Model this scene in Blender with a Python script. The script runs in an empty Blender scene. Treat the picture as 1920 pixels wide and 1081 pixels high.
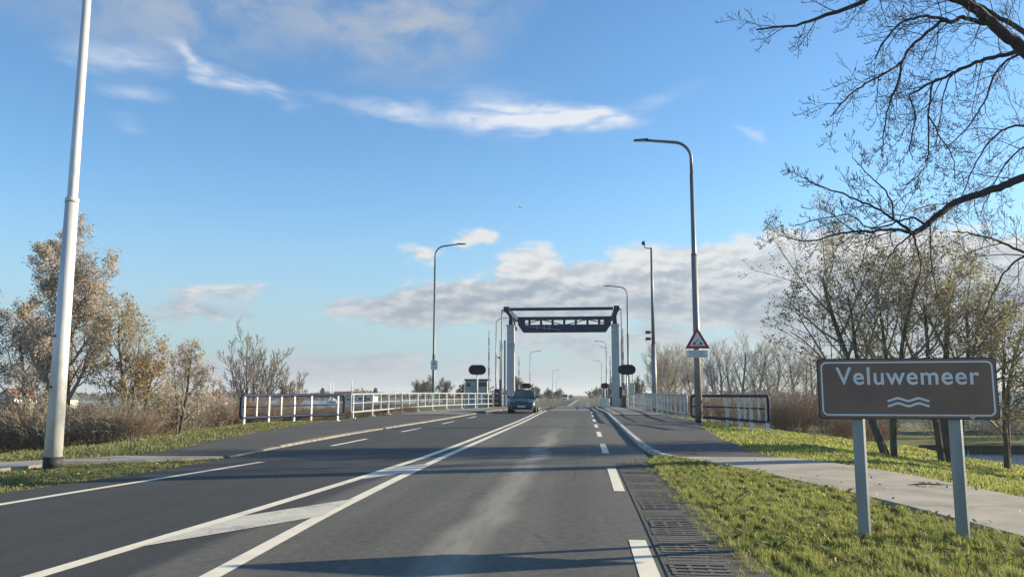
import bpy, math, random
import numpy as np
from mathutils import Vector, Matrix

R = math.radians
scene = bpy.context.scene
COL = scene.collection

# ------------------------------------------------------------------ camera
cam_d = bpy.data.cameras.new('camera')
cam = bpy.data.objects.new('camera', cam_d)
COL.objects.link(cam)
cam_d.sensor_width = 36.0
cam_d.lens = 28.125
cam_d.clip_start = 0.05
cam_d.clip_end = 6000
cam.location = (0, 0, 1.25)
cam.rotation_euler = (R(90 + 7.576), 0, R(5.173))
scene.camera = cam

# ------------------------------------------------------------------ light
SUN_EL, SUN_AZ = 17.0, 70.0          # azimuth measured from +Y (road direction) towards +X
sun_d = bpy.data.lights.new('sun', 'SUN')
sun_d.energy = 5.0
sun_d.angle = R(0.5)
sun_d.color = (1.0, 0.86, 0.60)
sun = bpy.data.objects.new('sun', sun_d)
COL.objects.link(sun)
sv = Vector((math.cos(R(SUN_EL)) * math.sin(R(SUN_AZ)), math.cos(R(SUN_EL)) * math.cos(R(SUN_AZ)), math.sin(R(SUN_EL))))
sun.rotation_euler = (-sv).to_track_quat('-Z', 'Y').to_euler()

view = scene.view_settings
view.view_transform = 'Standard'
view.look = 'None'
view.gamma = 1.0
view.exposure = 1.05
view.use_curve_mapping = False

# ------------------------------------------------------------------ node helpers
class NT:
    def __init__(s, tree):
        s.t = tree; s.n = tree.nodes; s.l = tree.links
    def new(s, typ, **kw):
        n = s.n.new(typ)
        for k, v in kw.items():
            setattr(n, k, v)
        return n
    def put(s, sock, v):
        if isinstance(v, bpy.types.NodeSocket):
            s.l.new(v, sock)
        elif v is not None:
            if sock.type == 'RGBA' and len(v) == 3: v = (*v, 1.0)
            sock.default_value = v
    def math(s, op, a, b=None, c=None, clamp=False):
        n = s.new('ShaderNodeMath', operation=op); n.use_clamp = clamp
        s.put(n.inputs[0], a)
        if b is not None: s.put(n.inputs[1], b)
        if c is not None: s.put(n.inputs[2], c)
        return n.outputs[0]
    def smooth(s, v, lo, hi, a=0.0, b=1.0):
        n = s.new('ShaderNodeMapRange', interpolation_type='SMOOTHSTEP')
        s.put(n.inputs[0], v); s.put(n.inputs[1], lo); s.put(n.inputs[2], hi); s.put(n.inputs[3], a); s.put(n.inputs[4], b)
        return n.outputs[0]
    def mix(s, f, a, b, blend='MIX'):
        n = s.new('ShaderNodeMix', data_type='RGBA', blend_type=blend)
        s.put(n.inputs[0], f); s.put(n.inputs[6], a); s.put(n.inputs[7], b)
        return n.outputs[2]
    def noise(s, vec, scale, detail=4, rough=0.55, dist=0.0):
        n = s.new('ShaderNodeTexNoise')
        s.put(n.inputs['Vector'], vec); s.put(n.inputs['Scale'], scale); s.put(n.inputs['Detail'], detail)
        s.put(n.inputs['Roughness'], rough); s.put(n.inputs['Distortion'], dist)
        return n.outputs[0]
    def mapping(s, vec, scale=(1, 1, 1), loc=(0, 0, 0), rot=(0, 0, 0)):
        n = s.new('ShaderNodeMapping')
        s.put(n.inputs[0], vec); s.put(n.inputs[1], loc); s.put(n.inputs[2], rot); s.put(n.inputs[3], scale)
        return n.outputs[0]
    def comb(s, x, y, z):
        n = s.new('ShaderNodeCombineXYZ')
        s.put(n.inputs[0], x); s.put(n.inputs[1], y); s.put(n.inputs[2], z)
        return n.outputs[0]
    def sep(s, v):
        n = s.new('ShaderNodeSeparateXYZ'); s.put(n.inputs[0], v)
        return n.outputs

# ------------------------------------------------------------------ sky with clouds
world = bpy.data.worlds.new('World')
scene.world = world
world.use_nodes = True
W = NT(world.node_tree)
W.n.clear()
w_out = W.new('ShaderNodeOutputWorld')
w_bg = W.new('ShaderNodeBackground')
W.l.new(w_bg.outputs[0], w_out.inputs[0])
sky = W.new('ShaderNodeTexSky', sky_type='NISHITA')
sky.sun_disc = False
sky.sun_elevation = R(SUN_EL)
sky.sun_rotation = R(SUN_AZ)
sky.altitude = 0
sky.air_density = 1.0
sky.dust_density = 0.2
sky.ozone_density = 2.0
tc = W.new('ShaderNodeTexCoord')
dx, dy, dz = W.sep(tc.outputs['Generated'])
DEG = 180 / math.pi
az = W.math('MULTIPLY', W.math('ARCTAN2', dx, dy), DEG)
el = W.math('MULTIPLY', W.math('ARCSINE', dz), DEG)

def blob(vec, a0, e0, ra, re, rot=0.0, gain=1.0):
    """soft ellipse on the sky, degrees"""
    n = W.new('ShaderNodeMapping', vector_type='TEXTURE')
    W.put(n.inputs[0], vec); n.inputs[1].default_value = (a0, e0, 0); n.inputs[2].default_value = (0, 0, R(rot)); n.inputs[3].default_value = (ra, re, 1)
    v = W.new('ShaderNodeVectorMath', operation='LENGTH'); W.put(v.inputs[0], n.outputs[0])
    return W.smooth(v.outputs['Value'], 0.0, 1.0, gain, 0.0)

def total(vec, lst):
    t = blob(vec, *lst[0])
    for b in lst[1:]:
        t = W.math('ADD', t, blob(vec, *b))
    return t

ang = W.comb(az, el, 0.0)
wn = W.math('MULTIPLY', W.math('SUBTRACT', W.noise(W.mapping(ang, (1, 1.8, 1)), 0.16, 3), 0.5), 3.0)
wang = W.comb(W.math('ADD', az, W.math('MULTIPLY', wn, 2.5)), W.math('ADD', el, wn), 0.0)
# cirrus streaks high up
ns = W.noise(W.mapping(ang, (0.42, 1.9, 1), rot=(0, 0, R(6))), 0.42, 6, 0.62, 0.5)
cir = total(wang, [(-27.8, 21.7, 2.6, 1.3, -35, 0.8), (-24.2, 20.6, 4.4, 1.2, -16, 0.7), (-18.5, 20.3, 4.0, 1.0, -6, 0.16),
             (-13.2, 19.7, 5.0, 1.3, -10, 0.65), (-5.5, 19.5, 7.5, 1.7, 0, 0.95), (0.6, 19.3, 6.5, 1.25, 3, 1.3), (-7.0, 20.6, 7.5, 2.2, -5, 0.25),
             (-32.0, 21.4, 4.5, 1.6, 0, 0.42), (12.1, 17.8, 2.0, 0.8, -25, 0.4), (-31.5, 19.4, 3.2, 1.0, 0, 0.35),
             (-31.8, 17.3, 2.6, 0.8, 0, 0.25), (3.2, 20.0, 6.5, 0.8, 12, 0.3)])
cir = W.math('MULTIPLY', cir, W.smooth(ns, 0.28, 0.70, 0.10, 1.35))
# broad thin veil at the upper left and beyond the top of the frame
nv = W.noise(W.mapping(ang, (0.8, 1.3, 1)), 0.26, 6, 0.6, 0.3)
veil = W.math('MULTIPLY', total(wang, [(-13, 26.0, 11, 5.6, 4, 0.95), (-29, 25.5, 16, 6.0, 3, 0.8), (-34, 35, 26, 11, 0, 0.6)]), W.smooth(nv, 0.30, 0.64, 0.12, 1.0))
# cumulus bank over the far shore
nb = W.noise(W.mapping(ang, (0.8, 1.9, 1)), 0.30, 7, 0.58, 0.15)
nb2 = W.noise(W.mapping(ang, (0.8, 1.9, 1), loc=(0.30, -0.70, 0)), 0.30, 7, 0.58, 0.15)
bank_c = total(wang, [(-10.0, 6.3, 10.5, 2.6, 2, 1.35), (-2.5, 7.2, 9.5, 3.7, 2, 1.4), (6.5, 7.7, 10, 4.4, 1, 1.6), (14, 7.6, 11, 4.9, 0, 1.5),
                (24, 6.6, 13, 6.0, 0, 1.6), (40, 6.5, 18, 5.5, 0, 1.1), (-7.1, 11.3, 3.2, 1.2, 0, 0.72), (-12.1, 9.9, 3.4, 1.4, 0, 0.72), (-4, 9.8, 3.2, 1.5, 0, 0.75),
                (20, 3, 18, 3.6, 0, 0.8), (-26.5, 5.4, 8.0, 1.7, -4, 0.72), (-25, 6.9, 6.5, 1.2, 0, 0.6), (-21, 1.6, 28, 1.9, 0, 1.05), (-14.8, 2.15, 3.6, 0.7, 0, 0.8),
                (0.2, 3.6, 12, 1.8, 0, 0.8), (2, 1.6, 9, 1.2, 0, 0.45),
                (110, 12, 50, 8, 0, 0.8), (-100, 10, 55, 7, 0, 0.8), (170, 14, 60, 8, 0, 0.8)])
cover = W.math('ADD', bank_c, W.math('MULTIPLY', W.math('SUBTRACT', nb, 0.5), 2.6))
bank = W.math('MULTIPLY', W.smooth(cover, 0.15, 0.80), W.smooth(bank_c, 0.06, 0.30))
lit = W.smooth(W.math('SUBTRACT', nb, nb2), -0.12, 0.14)
hs = W.new('ShaderNodeHueSaturation'); hs.inputs['Saturation'].default_value = 1.15; hs.inputs['Value'].default_value = 1.0
W.l.new(sky.outputs[0], hs.inputs['Color'])
# pale moist air low over the lake
tint = W.mix(1.0, hs.outputs[0], (0.84, 0.96, 1.03), 'MULTIPLY')
base = W.mix(W.smooth(el, -2.0, 15.0, 0.98, 0.0), tint, (1.62, 2.25, 2.75))
col = W.mix(W.math('MULTIPLY', veil, 1.15, clamp=True), base, (1.9, 2.25, 2.8))
col = W.mix(W.math('MULTIPLY', cir, 1.0, clamp=True), col, (3.6, 3.8, 4.2))
low = W.smooth(el, 0.5, 7.0)
thickness = W.smooth(cover, 0.5, 1.5)
c_dark = W.mix(low, (1.95, 2.3, 2.65), (1.45, 1.75, 2.15))
c_lit = W.mix(low, (2.6, 2.75, 2.95), (3.7, 3.75, 3.75))
topness = W.smooth(W.math('ADD', el, W.math('MULTIPLY', nb, 6.0)), 9.0, 13.5)
shade = W.math('ADD', W.math('MULTIPLY', lit, 0.55), W.math('MULTIPLY', topness, 0.6))
shade = W.math('ADD', shade, W.math('MULTIPLY', W.math('SUBTRACT', 1.0, thickness), 0.15), clamp=True)
col = W.mix(W.math('MULTIPLY', bank, 0.95), col, W.mix(shade, c_dark, c_lit))
W.l.new(col, w_bg.inputs[0])
w_bg.inputs[1].default_value = 0.105
world.cycles.sampling_method = 'MANUAL'
world.cycles.sample_map_resolution = 512

# ------------------------------------------------------------------ materials
MATS = {}
def mat(name, c1, c2=None, scale=8.0, rough=0.6, metal=0.0, bump=0.0, bscale=None, detail=5, lo=0.35, hi=0.65, spec=0.5, stretch=(1, 1, 1), island=False, coat=0.0, trans=0.0, rvar=0.0, c3=None):
    m = bpy.data.materials.new(name); m.use_nodes = True
    T = NT(m.node_tree); b = T.n['Principled BSDF']
    tcn = T.new('ShaderNodeTexCoord'); vec = T.mapping(tcn.outputs['Object'], stretch)
    b.inputs['Roughness'].default_value = rough; b.inputs['Metallic'].default_value = metal
    b.inputs['Specular IOR Level'].default_value = spec
    b.inputs['Coat Weight'].default_value = coat
    if c2 is None: c2 = tuple(x * 0.8 for x in c1)
    n = T.noise(vec, scale, detail)
    f = T.smooth(n, lo, hi)
    c = T.mix(f, c1, c2)
    if island:
        g = T.new('ShaderNodeNewGeometry')
        r = T.new('ShaderNodeValToRGB'); T.l.new(g.outputs['Random Per Island'], r.inputs[0])
        el_ = r.color_ramp.elements
        el_[0].color = (*c1, 1); el_[1].color = (*c2, 1)
        if c3:
            e = el_.new(0.5); e.color = (*c3, 1)
        c = T.mix(T.math('MULTIPLY', f, 0.35), r.outputs[0], tuple(x * 0.6 for x in c2))
    T.l.new(c, b.inputs['Base Color'])
    if rvar: T.put(b.inputs['Roughness'], T.smooth(n, 0.3, 0.7, rough - rvar, rough + rvar))
    if bump:
        bn = T.new('ShaderNodeBump'); bn.inputs['Strength'].default_value = bump; bn.inputs['Distance'].default_value = 0.02
        T.l.new(T.noise(vec, bscale or scale * 4, 4), bn.inputs['Height']); T.l.new(bn.outputs[0], b.inputs['Normal'])
    if trans:
        tr = T.new('ShaderNodeBsdfTranslucent'); T.l.new(c, tr.inputs[0])
        mx = T.new('ShaderNodeMixShader'); mx.inputs[0].default_value = trans
        T.l.new(b.outputs[0], mx.inputs[1]); T.l.new(tr.outputs[0], mx.inputs[2])
        T.l.new(mx.outputs[0], T.n['Material Output'].inputs[0])
    MATS[name] = m
    return m

def asphalt(name, c1, c2, wear=None, lanes=False, strength=0.95):
    m = bpy.data.materials.new(name); m.use_nodes = True
    T = NT(m.node_tree); b = T.n['Principled BSDF']
    o = T.new('ShaderNodeTexCoord').outputs['Object']
    x, y, z = T.sep(o)
    long_ = T.noise(T.mapping(o, (1.6, 0.06, 1)), 1.3, 5, 0.6)
    patch = T.noise(o, 0.35, 5, 0.6)
    grain = T.noise(o, 70, 4, 0.8)
    c = T.mix(T.smooth(long_, 0.3, 0.7), c1, c2)
    c = T.mix(T.smooth(patch, 0.35, 0.7, 0.0, 0.45), c, tuple(v * 0.7 for v in c1))
    if lanes:
        # the left lane was resurfaced in a darker mix; the right lane is paler, with a scuffed band between the wheel tracks
        lane = T.smooth(T.math('ADD', x, T.math('MULTIPLY', T.math('SUBTRACT', patch, 0.5), 0.5)), -3.25, -3.05)
        wob = T.math('MULTIPLY', T.math('SUBTRACT', T.noise(T.mapping(o, (0.2, 1, 1)), 0.25, 3), 0.5), 0.7)
        d = T.math('ABSOLUTE', T.math('ADD', T.math('ADD', x, 1.03), wob))
        scuff = T.math('MULTIPLY', T.smooth(d, 0.06, 0.34, 1.0, 0.0), T.smooth(T.noise(T.mapping(o, (3, 0.35, 1)), 2.2, 5, 0.65), 0.20, 0.62, 0.35, 1.0))
        scuff = T.math('MULTIPLY', scuff, T.smooth(y, 36, 20))
        c = T.mix(T.math('MULTIPLY', scuff, 0.72), c, (0.31, 0.285, 0.24))
        tracks = T.math('MINIMUM', T.math('ABSOLUTE', T.math('ADD', x, 2.05)), T.math('ABSOLUTE', T.math('SUBTRACT', x, -0.15)))
        c = T.mix(T.smooth(tracks, 0.1, 0.45, 0.45, 0.0), c, tuple(v * 0.55 for v in c1))
        # the bridge approach carries a newer, bluish wearing course
        newer = T.smooth(y, 43.4, 43.6)
        c = T.mix(T.math('MULTIPLY', newer, T.smooth(y, 60.1, 59.9)), c, T.mix(0.6, c, (0.040, 0.046, 0.056)))
        crack = T.new('ShaderNodeTexVoronoi', feature='DISTANCE_TO_EDGE'); T.put(crack.inputs['Vector'], T.mapping(o, (0.5, 0.22, 1))); crack.inputs['Scale'].default_value = 0.7
        cr = T.math('MULTIPLY', T.smooth(crack.outputs['Distance'], 0.0, 0.010, 1.0, 0.0), T.smooth(T.noise(o, 0.5, 2), 0.52, 0.6))
        c = T.mix(T.math('MULTIPLY', cr, 0.6), c, (0.015, 0.015, 0.016))
    mott = T.noise(o, 11, 5, 0.75)
    c = T.mix(T.smooth(mott, 0.42, 0.72, 0.0, 0.42), c, tuple(min(1, v * 1.7) for v in c2))
    c = T.mix(T.smooth(mott, 0.46, 0.25, 0.0, 0.40), c, tuple(v * 0.5 for v in c1))
    spots = T.smooth(T.noise(o, 1.9, 3, 0.5), 0.66, 0.74)
    c = T.mix(T.math('MULTIPLY', spots, 0.35), c, tuple(v * 0.4 for v in c1))
    c = T.mix(T.smooth(grain, 0.52, 0.78, 0.0, strength), c, tuple(min(1, v * 2.3) for v in c2))
    c = T.mix(T.smooth(grain, 0.48, 0.25, 0.0, strength), c, tuple(v * 0.45 for v in c1))
    if lanes: c = T.mix(lane, T.mix(1.0, c, (0.42, 0.45, 0.51), 'MULTIPLY'), c)
    T.l.new(c, b.inputs['Base Color'])
    b.inputs['Roughness'].default_value = 0.82
    b.inputs['Specular IOR Level'].default_value = 0.35
    bn = T.new('ShaderNodeBump'); bn.inputs['Strength'].default_value = 0.55; bn.inputs['Distance'].default_value = 0.006
    T.l.new(grain, bn.inputs['Height']); T.l.new(bn.outputs[0], b.inputs['Normal'])
    MATS[name] = m
    return m

def paint(name, col_, under, worn):
    m = bpy.data.materials.new(name); m.use_nodes = True
    T = NT(m.node_tree); b = T.n['Principled BSDF']
    o = T.new('ShaderNodeTexCoord').outputs['Object']
    w = T.smooth(T.math('ADD', T.math('MULTIPLY', T.noise(o, 45, 4, 0.8), 0.55), T.math('MULTIPLY', T.noise(o, 1.7, 5, 0.7), 0.45)), worn, worn + 0.13)
    c = T.mix(T.smooth(T.noise(o, 3, 5), 0.35, 0.7, 0, 0.5), col_, tuple(v * 0.72 for v in col_))
    c = T.mix(T.math('MULTIPLY', w, 0.8), c, under)
    T.l.new(c, b.inputs['Base Color']); b.inputs['Roughness'].default_value = 0.65
    MATS[name] = m
    return m

asphalt('road_asphalt', (0.080, 0.078, 0.068), (0.112, 0.108, 0.094), lanes=True)
asphalt('path_asphalt', (0.056, 0.053, 0.050), (0.082, 0.077, 0.070))
asphalt('deck_asphalt', (0.16, 0.15, 0.135), (0.22, 0.205, 0.18), strength=0.3)
paint('road_paint', (0.78, 0.71, 0.56), (0.10, 0.097, 0.09), 0.545)
paint('road_paint_faded', (0.60, 0.56, 0.47), (0.10, 0.095, 0.09), 0.50)
mat('concrete', (0.41, 0.365, 0.30), (0.255, 0.225, 0.185), 1.3, 0.85, detail=9, lo=0.3, hi=0.75, bump=0.25, bscale=60)
mat('kerb_concrete', (0.52, 0.50, 0.46), (0.36, 0.34, 0.32), 3.5, 0.8, bump=0.2, bscale=50)
mat('old_kerb', (0.26, 0.24, 0.22), (0.14, 0.135, 0.13), 3.5, 0.85, bump=0.2, bscale=50)
mat('paver', (0.095, 0.09, 0.084), (0.135, 0.127, 0.115), 9, 0.9, bump=0.4, bscale=70)
mat('soil', (0.06, 0.055, 0.045), (0.09, 0.082, 0.06), 6, 0.95, bump=0.6, bscale=40)
mat('galvanised', (0.66, 0.66, 0.65), (0.54, 0.54, 0.54), 5, 0.45, metal=0.15, stretch=(1, 1, 0.25), rvar=0.06)
mat('lamp_steel', (0.17, 0.20, 0.21), (0.12, 0.145, 0.155), 5, 0.5, metal=0.2, stretch=(1, 1, 0.3))
mat('lamp_steel_low', (0.30, 0.28, 0.27), (0.20, 0.20, 0.20), 4, 0.55, metal=0.25, stretch=(1, 1, 0.3))
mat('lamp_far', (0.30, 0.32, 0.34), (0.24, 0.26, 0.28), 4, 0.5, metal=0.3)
mat('lamp_head', (0.035, 0.045, 0.05), (0.05, 0.06, 0.065), 6, 0.4)
mat('black_rubber', (0.02, 0.02, 0.021), (0.03, 0.03, 0.03), 20, 0.7)
mat('rail_white', (0.70, 0.70, 0.68), (0.58, 0.58, 0.56), 6, 0.45)
mat('rail_navy', (0.012, 0.020, 0.050), (0.020, 0.030, 0.080), 3, 0.6, spec=0.2)
mat('rail_grey', (0.34, 0.36, 0.38), (0.26, 0.28, 0.30), 3, 0.45)
mat('tower_white', (0.44, 0.45, 0.47), (0.38, 0.39, 0.41), 0.8, 0.5, stretch=(1, 1, 0.15))
mat('tower_green', (0.40, 0.45, 0.42), (0.34, 0.39, 0.37), 0.8, 0.5, stretch=(1, 1, 0.15))
mat('bridge_navy', (0.004, 0.022, 0.065), (0.006, 0.030, 0.085), 2, 0.6, spec=0.25)
mat('sign_brown', (0.225, 0.138, 0.102), (0.185, 0.114, 0.085), 2.5, 0.4, bump=0.05)
mat('sign_edge', (0.035, 0.028, 0.026), (0.045, 0.035, 0.03), 4, 0.5)
mat('sign_white', (0.80, 0.79, 0.77), (0.72, 0.71, 0.70), 5, 0.45)
mat('sign_post', (0.30, 0.33, 0.34), (0.23, 0.26, 0.27), 4, 0.45, metal=0.35, stretch=(1, 1, 0.3))
mat('sign_red', (0.40, 0.035, 0.04), (0.32, 0.03, 0.04), 4, 0.45)
mat('sign_black', (0.015, 0.015, 0.016), (0.02, 0.02, 0.02), 4, 0.5)
mat('matrix_black', (0.003, 0.008, 0.020), (0.005, 0.011, 0.026), 4, 0.55, spec=0.2)
mat('box_grey', (0.33, 0.35, 0.34), (0.27, 0.29, 0.29), 3, 0.6)
mat('cabin_wall', (0.40, 0.45, 0.43), (0.34, 0.39, 0.38), 1.5, 0.6)
mat('cabin_trim', (0.05, 0.09, 0.085), (0.04, 0.07, 0.07), 3, 0.5)
mat('machine_dark', (0.05, 0.04, 0.05), (0.08, 0.06, 0.07), 3, 0.5)
mat('boom_red', (0.36, 0.05, 0.05), (0.30, 0.04, 0.05), 3, 0.5)
mat('car_paint', (0.012, 0.034, 0.036), (0.014, 0.038, 0.040), 3, 0.4, metal=0.0, coat=0.25)
mat('car_glass', (0.04, 0.06, 0.06), (0.05, 0.07, 0.07), 3, 0.06, spec=0.8)
mat('car_trim', (0.012, 0.014, 0.016), (0.016, 0.018, 0.02), 3, 0.5)
mat('headlamp', (0.75, 0.78, 0.80), (0.6, 0.63, 0.66), 20, 0.12, metal=0.5)
mat('alloy', (0.5, 0.5, 0.5), (0.4, 0.4, 0.4), 10, 0.3, metal=0.8)
mat('plate_pale', (0.62, 0.60, 0.45), (0.56, 0.54, 0.42), 10, 0.5)
mat('pale_paint', (0.74, 0.75, 0.74), (0.66, 0.67, 0.66), 2, 0.45)
mat('house_white', (0.72, 0.71, 0.68), (0.62, 0.61, 0.58), 1, 0.7)
mat('house_brick', (0.26, 0.16, 0.12), (0.20, 0.13, 0.10), 1, 0.8)
mat('roof_red', (0.24, 0.10, 0.075), (0.18, 0.08, 0.06), 1.5, 0.8)
mat('roof_grey', (0.12, 0.13, 0.14), (0.09, 0.10, 0.11), 1.5, 0.8)
mat('roof_green', (0.20, 0.30, 0.27), (0.16, 0.25, 0.23), 1.5, 0.7)
mat('window_dark', (0.03, 0.04, 0.05), (0.04, 0.05, 0.06), 2, 0.15)
mat('timber', (0.11, 0.085, 0.06), (0.07, 0.055, 0.04), 3, 0.85, stretch=(1, 1, 4))
mat('bark', (0.15, 0.13, 0.10), (0.085, 0.073, 0.06), 7, 0.92, bump=0.6, bscale=30, stretch=(1, 1, 0.35))
mat('bark_pale', (0.20, 0.17, 0.13), (0.11, 0.095, 0.075), 6, 0.9, bump=0.5, bscale=25, stretch=(1, 1, 0.35))
mat('bark_dark', (0.040, 0.038, 0.042), (0.026, 0.026, 0.030), 9, 0.9, bump=0.5, bscale=30, stretch=(1, 1, 0.4))
mat('twig', (0.22, 0.19, 0.15), (0.15, 0.13, 0.105), 5, 0.9)
mat('twig_pale', (0.34, 0.295, 0.24), (0.25, 0.22, 0.18), 5, 0.9)
mat('twig_dark', (0.060, 0.054, 0.052), (0.042, 0.038, 0.038), 5, 0.9)
mat('twig_grey', (0.42, 0.385, 0.34), (0.31, 0.285, 0.25), 5, 0.9)
mat('twig_red', (0.25, 0.175, 0.135), (0.18, 0.125, 0.095), 5, 0.9)
mat('leaf_beige', (0.64, 0.57, 0.49), (0.43, 0.40, 0.34), 2, 0.7, island=True, trans=0.5, c3=(0.55, 0.47, 0.40))
mat('leaf_ochre', (0.50, 0.40, 0.25), (0.36, 0.31, 0.20), 2, 0.7, island=True, trans=0.5, c3=(0.45, 0.35, 0.21))
mat('leaf_greygreen', (0.36, 0.36, 0.23), (0.22, 0.245, 0.155), 2, 0.7, island=True, trans=0.55, c3=(0.23, 0.20, 0.12))
mat('leaf_brown', (0.32, 0.24, 0.16), (0.22, 0.17, 0.12), 2, 0.75, island=True, trans=0.2, c3=(0.22, 0.16, 0.10))
mat('leaf_far', (0.14, 0.13, 0.095), (0.10, 0.10, 0.075), 0.3, 0.85, island=True, c3=(0.11, 0.10, 0.075))
mat('needle', (0.035, 0.045, 0.035), (0.05, 0.06, 0.05), 0.3, 0.85, island=True)
mat('grass_blade', (0.52, 0.48, 0.17), (0.20, 0.26, 0.07), 0.7, 0.6, island=True, trans=0.5, c3=(0.34, 0.37, 0.10))
mat('grass_dim', (0.24, 0.27, 0.09), (0.12, 0.18, 0.06), 0.7, 0.65, island=True, trans=0.4, c3=(0.32, 0.28, 0.14))
mat('dead_leaf', (0.45, 0.38, 0.24), (0.22, 0.15, 0.08), 3, 0.8, island=True, c3=(0.33, 0.26, 0.14))
mat('gull', (0.7, 0.7, 0.7), (0.5, 0.5, 0.5), 5, 0.7)
mat('sail_cover', (0.05, 0.09, 0.2), (0.06, 0.1, 0.22), 2, 0.6)
mat('stone', (0.45, 0.42, 0.36), (0.3, 0.28, 0.24), 9, 0.85, bump=0.4)

# ground: grass, worn soil and brown reed land
def ground_mat():
    m = bpy.data.materials.new('ground'); m.use_nodes = True
    T = NT(m.node_tree); b = T.n['Principled BSDF']
    o = T.new('ShaderNodeTexCoord').outputs['Object']
    x, y, z = T.sep(o)
    g = T.mix(T.smooth(T.noise(o, 1.1, 6, 0.65), 0.35, 0.68), (0.11, 0.125, 0.045), (0.18, 0.18, 0.06))
    g = T.mix(T.smooth(T.noise(o, 16, 4, 0.7), 0.5, 0.75, 0, 0.6), g, (0.05, 0.042, 0.026))
    reed = T.mix(T.smooth(T.noise(o, 0.25, 6, 0.65), 0.35, 0.65), (0.13, 0.10, 0.06), (0.085, 0.08, 0.045))
    far = T.mix(T.smooth(T.noise(o, 0.02, 4), 0.4, 0.6), (0.09, 0.10, 0.045), (0.12, 0.10, 0.06))
    c = T.mix(T.math('MULTIPLY', T.smooth(z, -0.35, -0.75), T.smooth(x, 9.0, 3.0)), g, reed)
    c = T.mix(T.smooth(y, 100, 160), c, far)
    T.l.new(c, b.inputs['Base Color']); b.inputs['Roughness'].default_value = 0.95; b.inputs['Specular IOR Level'].default_value = 0.2
    bn = T.new('ShaderNodeBump'); bn.inputs['Strength'].default_value = 0.8; bn.inputs['Distance'].default_value = 0.05
    T.l.new(T.noise(o, 9, 6, 0.7), bn.inputs['Height']); T.l.new(bn.outputs[0], b.inputs['Normal'])
    MATS['ground'] = m
ground_mat()
def water_mat():
    m = bpy.data.materials.new('water'); m.use_nodes = True
    T = NT(m.node_tree); b = T.n['Principled BSDF']
    o = T.new('ShaderNodeTexCoord').outputs['Object']
    T.put(b.inputs['Base Color'], (0.02, 0.03, 0.035)); b.inputs['Roughness'].default_value = 0.12; b.inputs['IOR'].default_value = 1.33
    bn = T.new('ShaderNodeBump'); bn.inputs['Strength'].default_value = 0.9; bn.inputs['Distance'].default_value = 0.08
    T.l.new(T.noise(T.mapping(o, (1, 1.6, 1)), 2.4, 4, 0.6), bn.inputs['Height']); T.l.new(bn.outputs[0], b.inputs['Normal'])
    MATS['water'] = m
water_mat()

# ------------------------------------------------------------------ mesh helpers
def tag(o, label=None, cat=None, group=None, kind=None):
    if label: o['label'] = label
    if cat: o['category'] = cat
    if group: o['group'] = group
    if kind: o['kind'] = kind
    return o

def link(name, me, parent=None):
    o = bpy.data.objects.new(name, me); COL.objects.link(o)
    if parent is not None: o.parent = parent
    return o

def empty(name, loc=(0, 0, 0), rz=0.0):
    o = bpy.data.objects.new(name, None); COL.objects.link(o)
    o.location = loc; o.rotation_euler = (0, 0, rz); o.empty_display_size = 0.2
    return o

def copy_tree(o, parent=None):
    c = o.copy(); COL.objects.link(c); c.parent = parent
    for ch in list(o.children): copy_tree(ch, c)
    return c

def np_mesh(name, verts, tris, m, smooth=False):
    """fast triangle / quad mesh from numpy arrays"""
    me = bpy.data.meshes.new(name)
    v = np.asarray(verts, np.float32); f = np.asarray(tris, np.int32)
    k = f.shape[1]
    me.vertices.add(len(v)); me.vertices.foreach_set('co', v.ravel())
    me.loops.add(f.size); me.loops.foreach_set('vertex_index', f.ravel())
    me.polygons.add(len(f)); me.polygons.foreach_set('loop_start', np.arange(0, f.size, k, dtype=np.int32))
    if smooth: me.polygons.foreach_set('use_smooth', np.ones(len(f), bool))
    me.update(calc_edges=True)
    me.materials.append(MATS[m])
    return me

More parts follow.
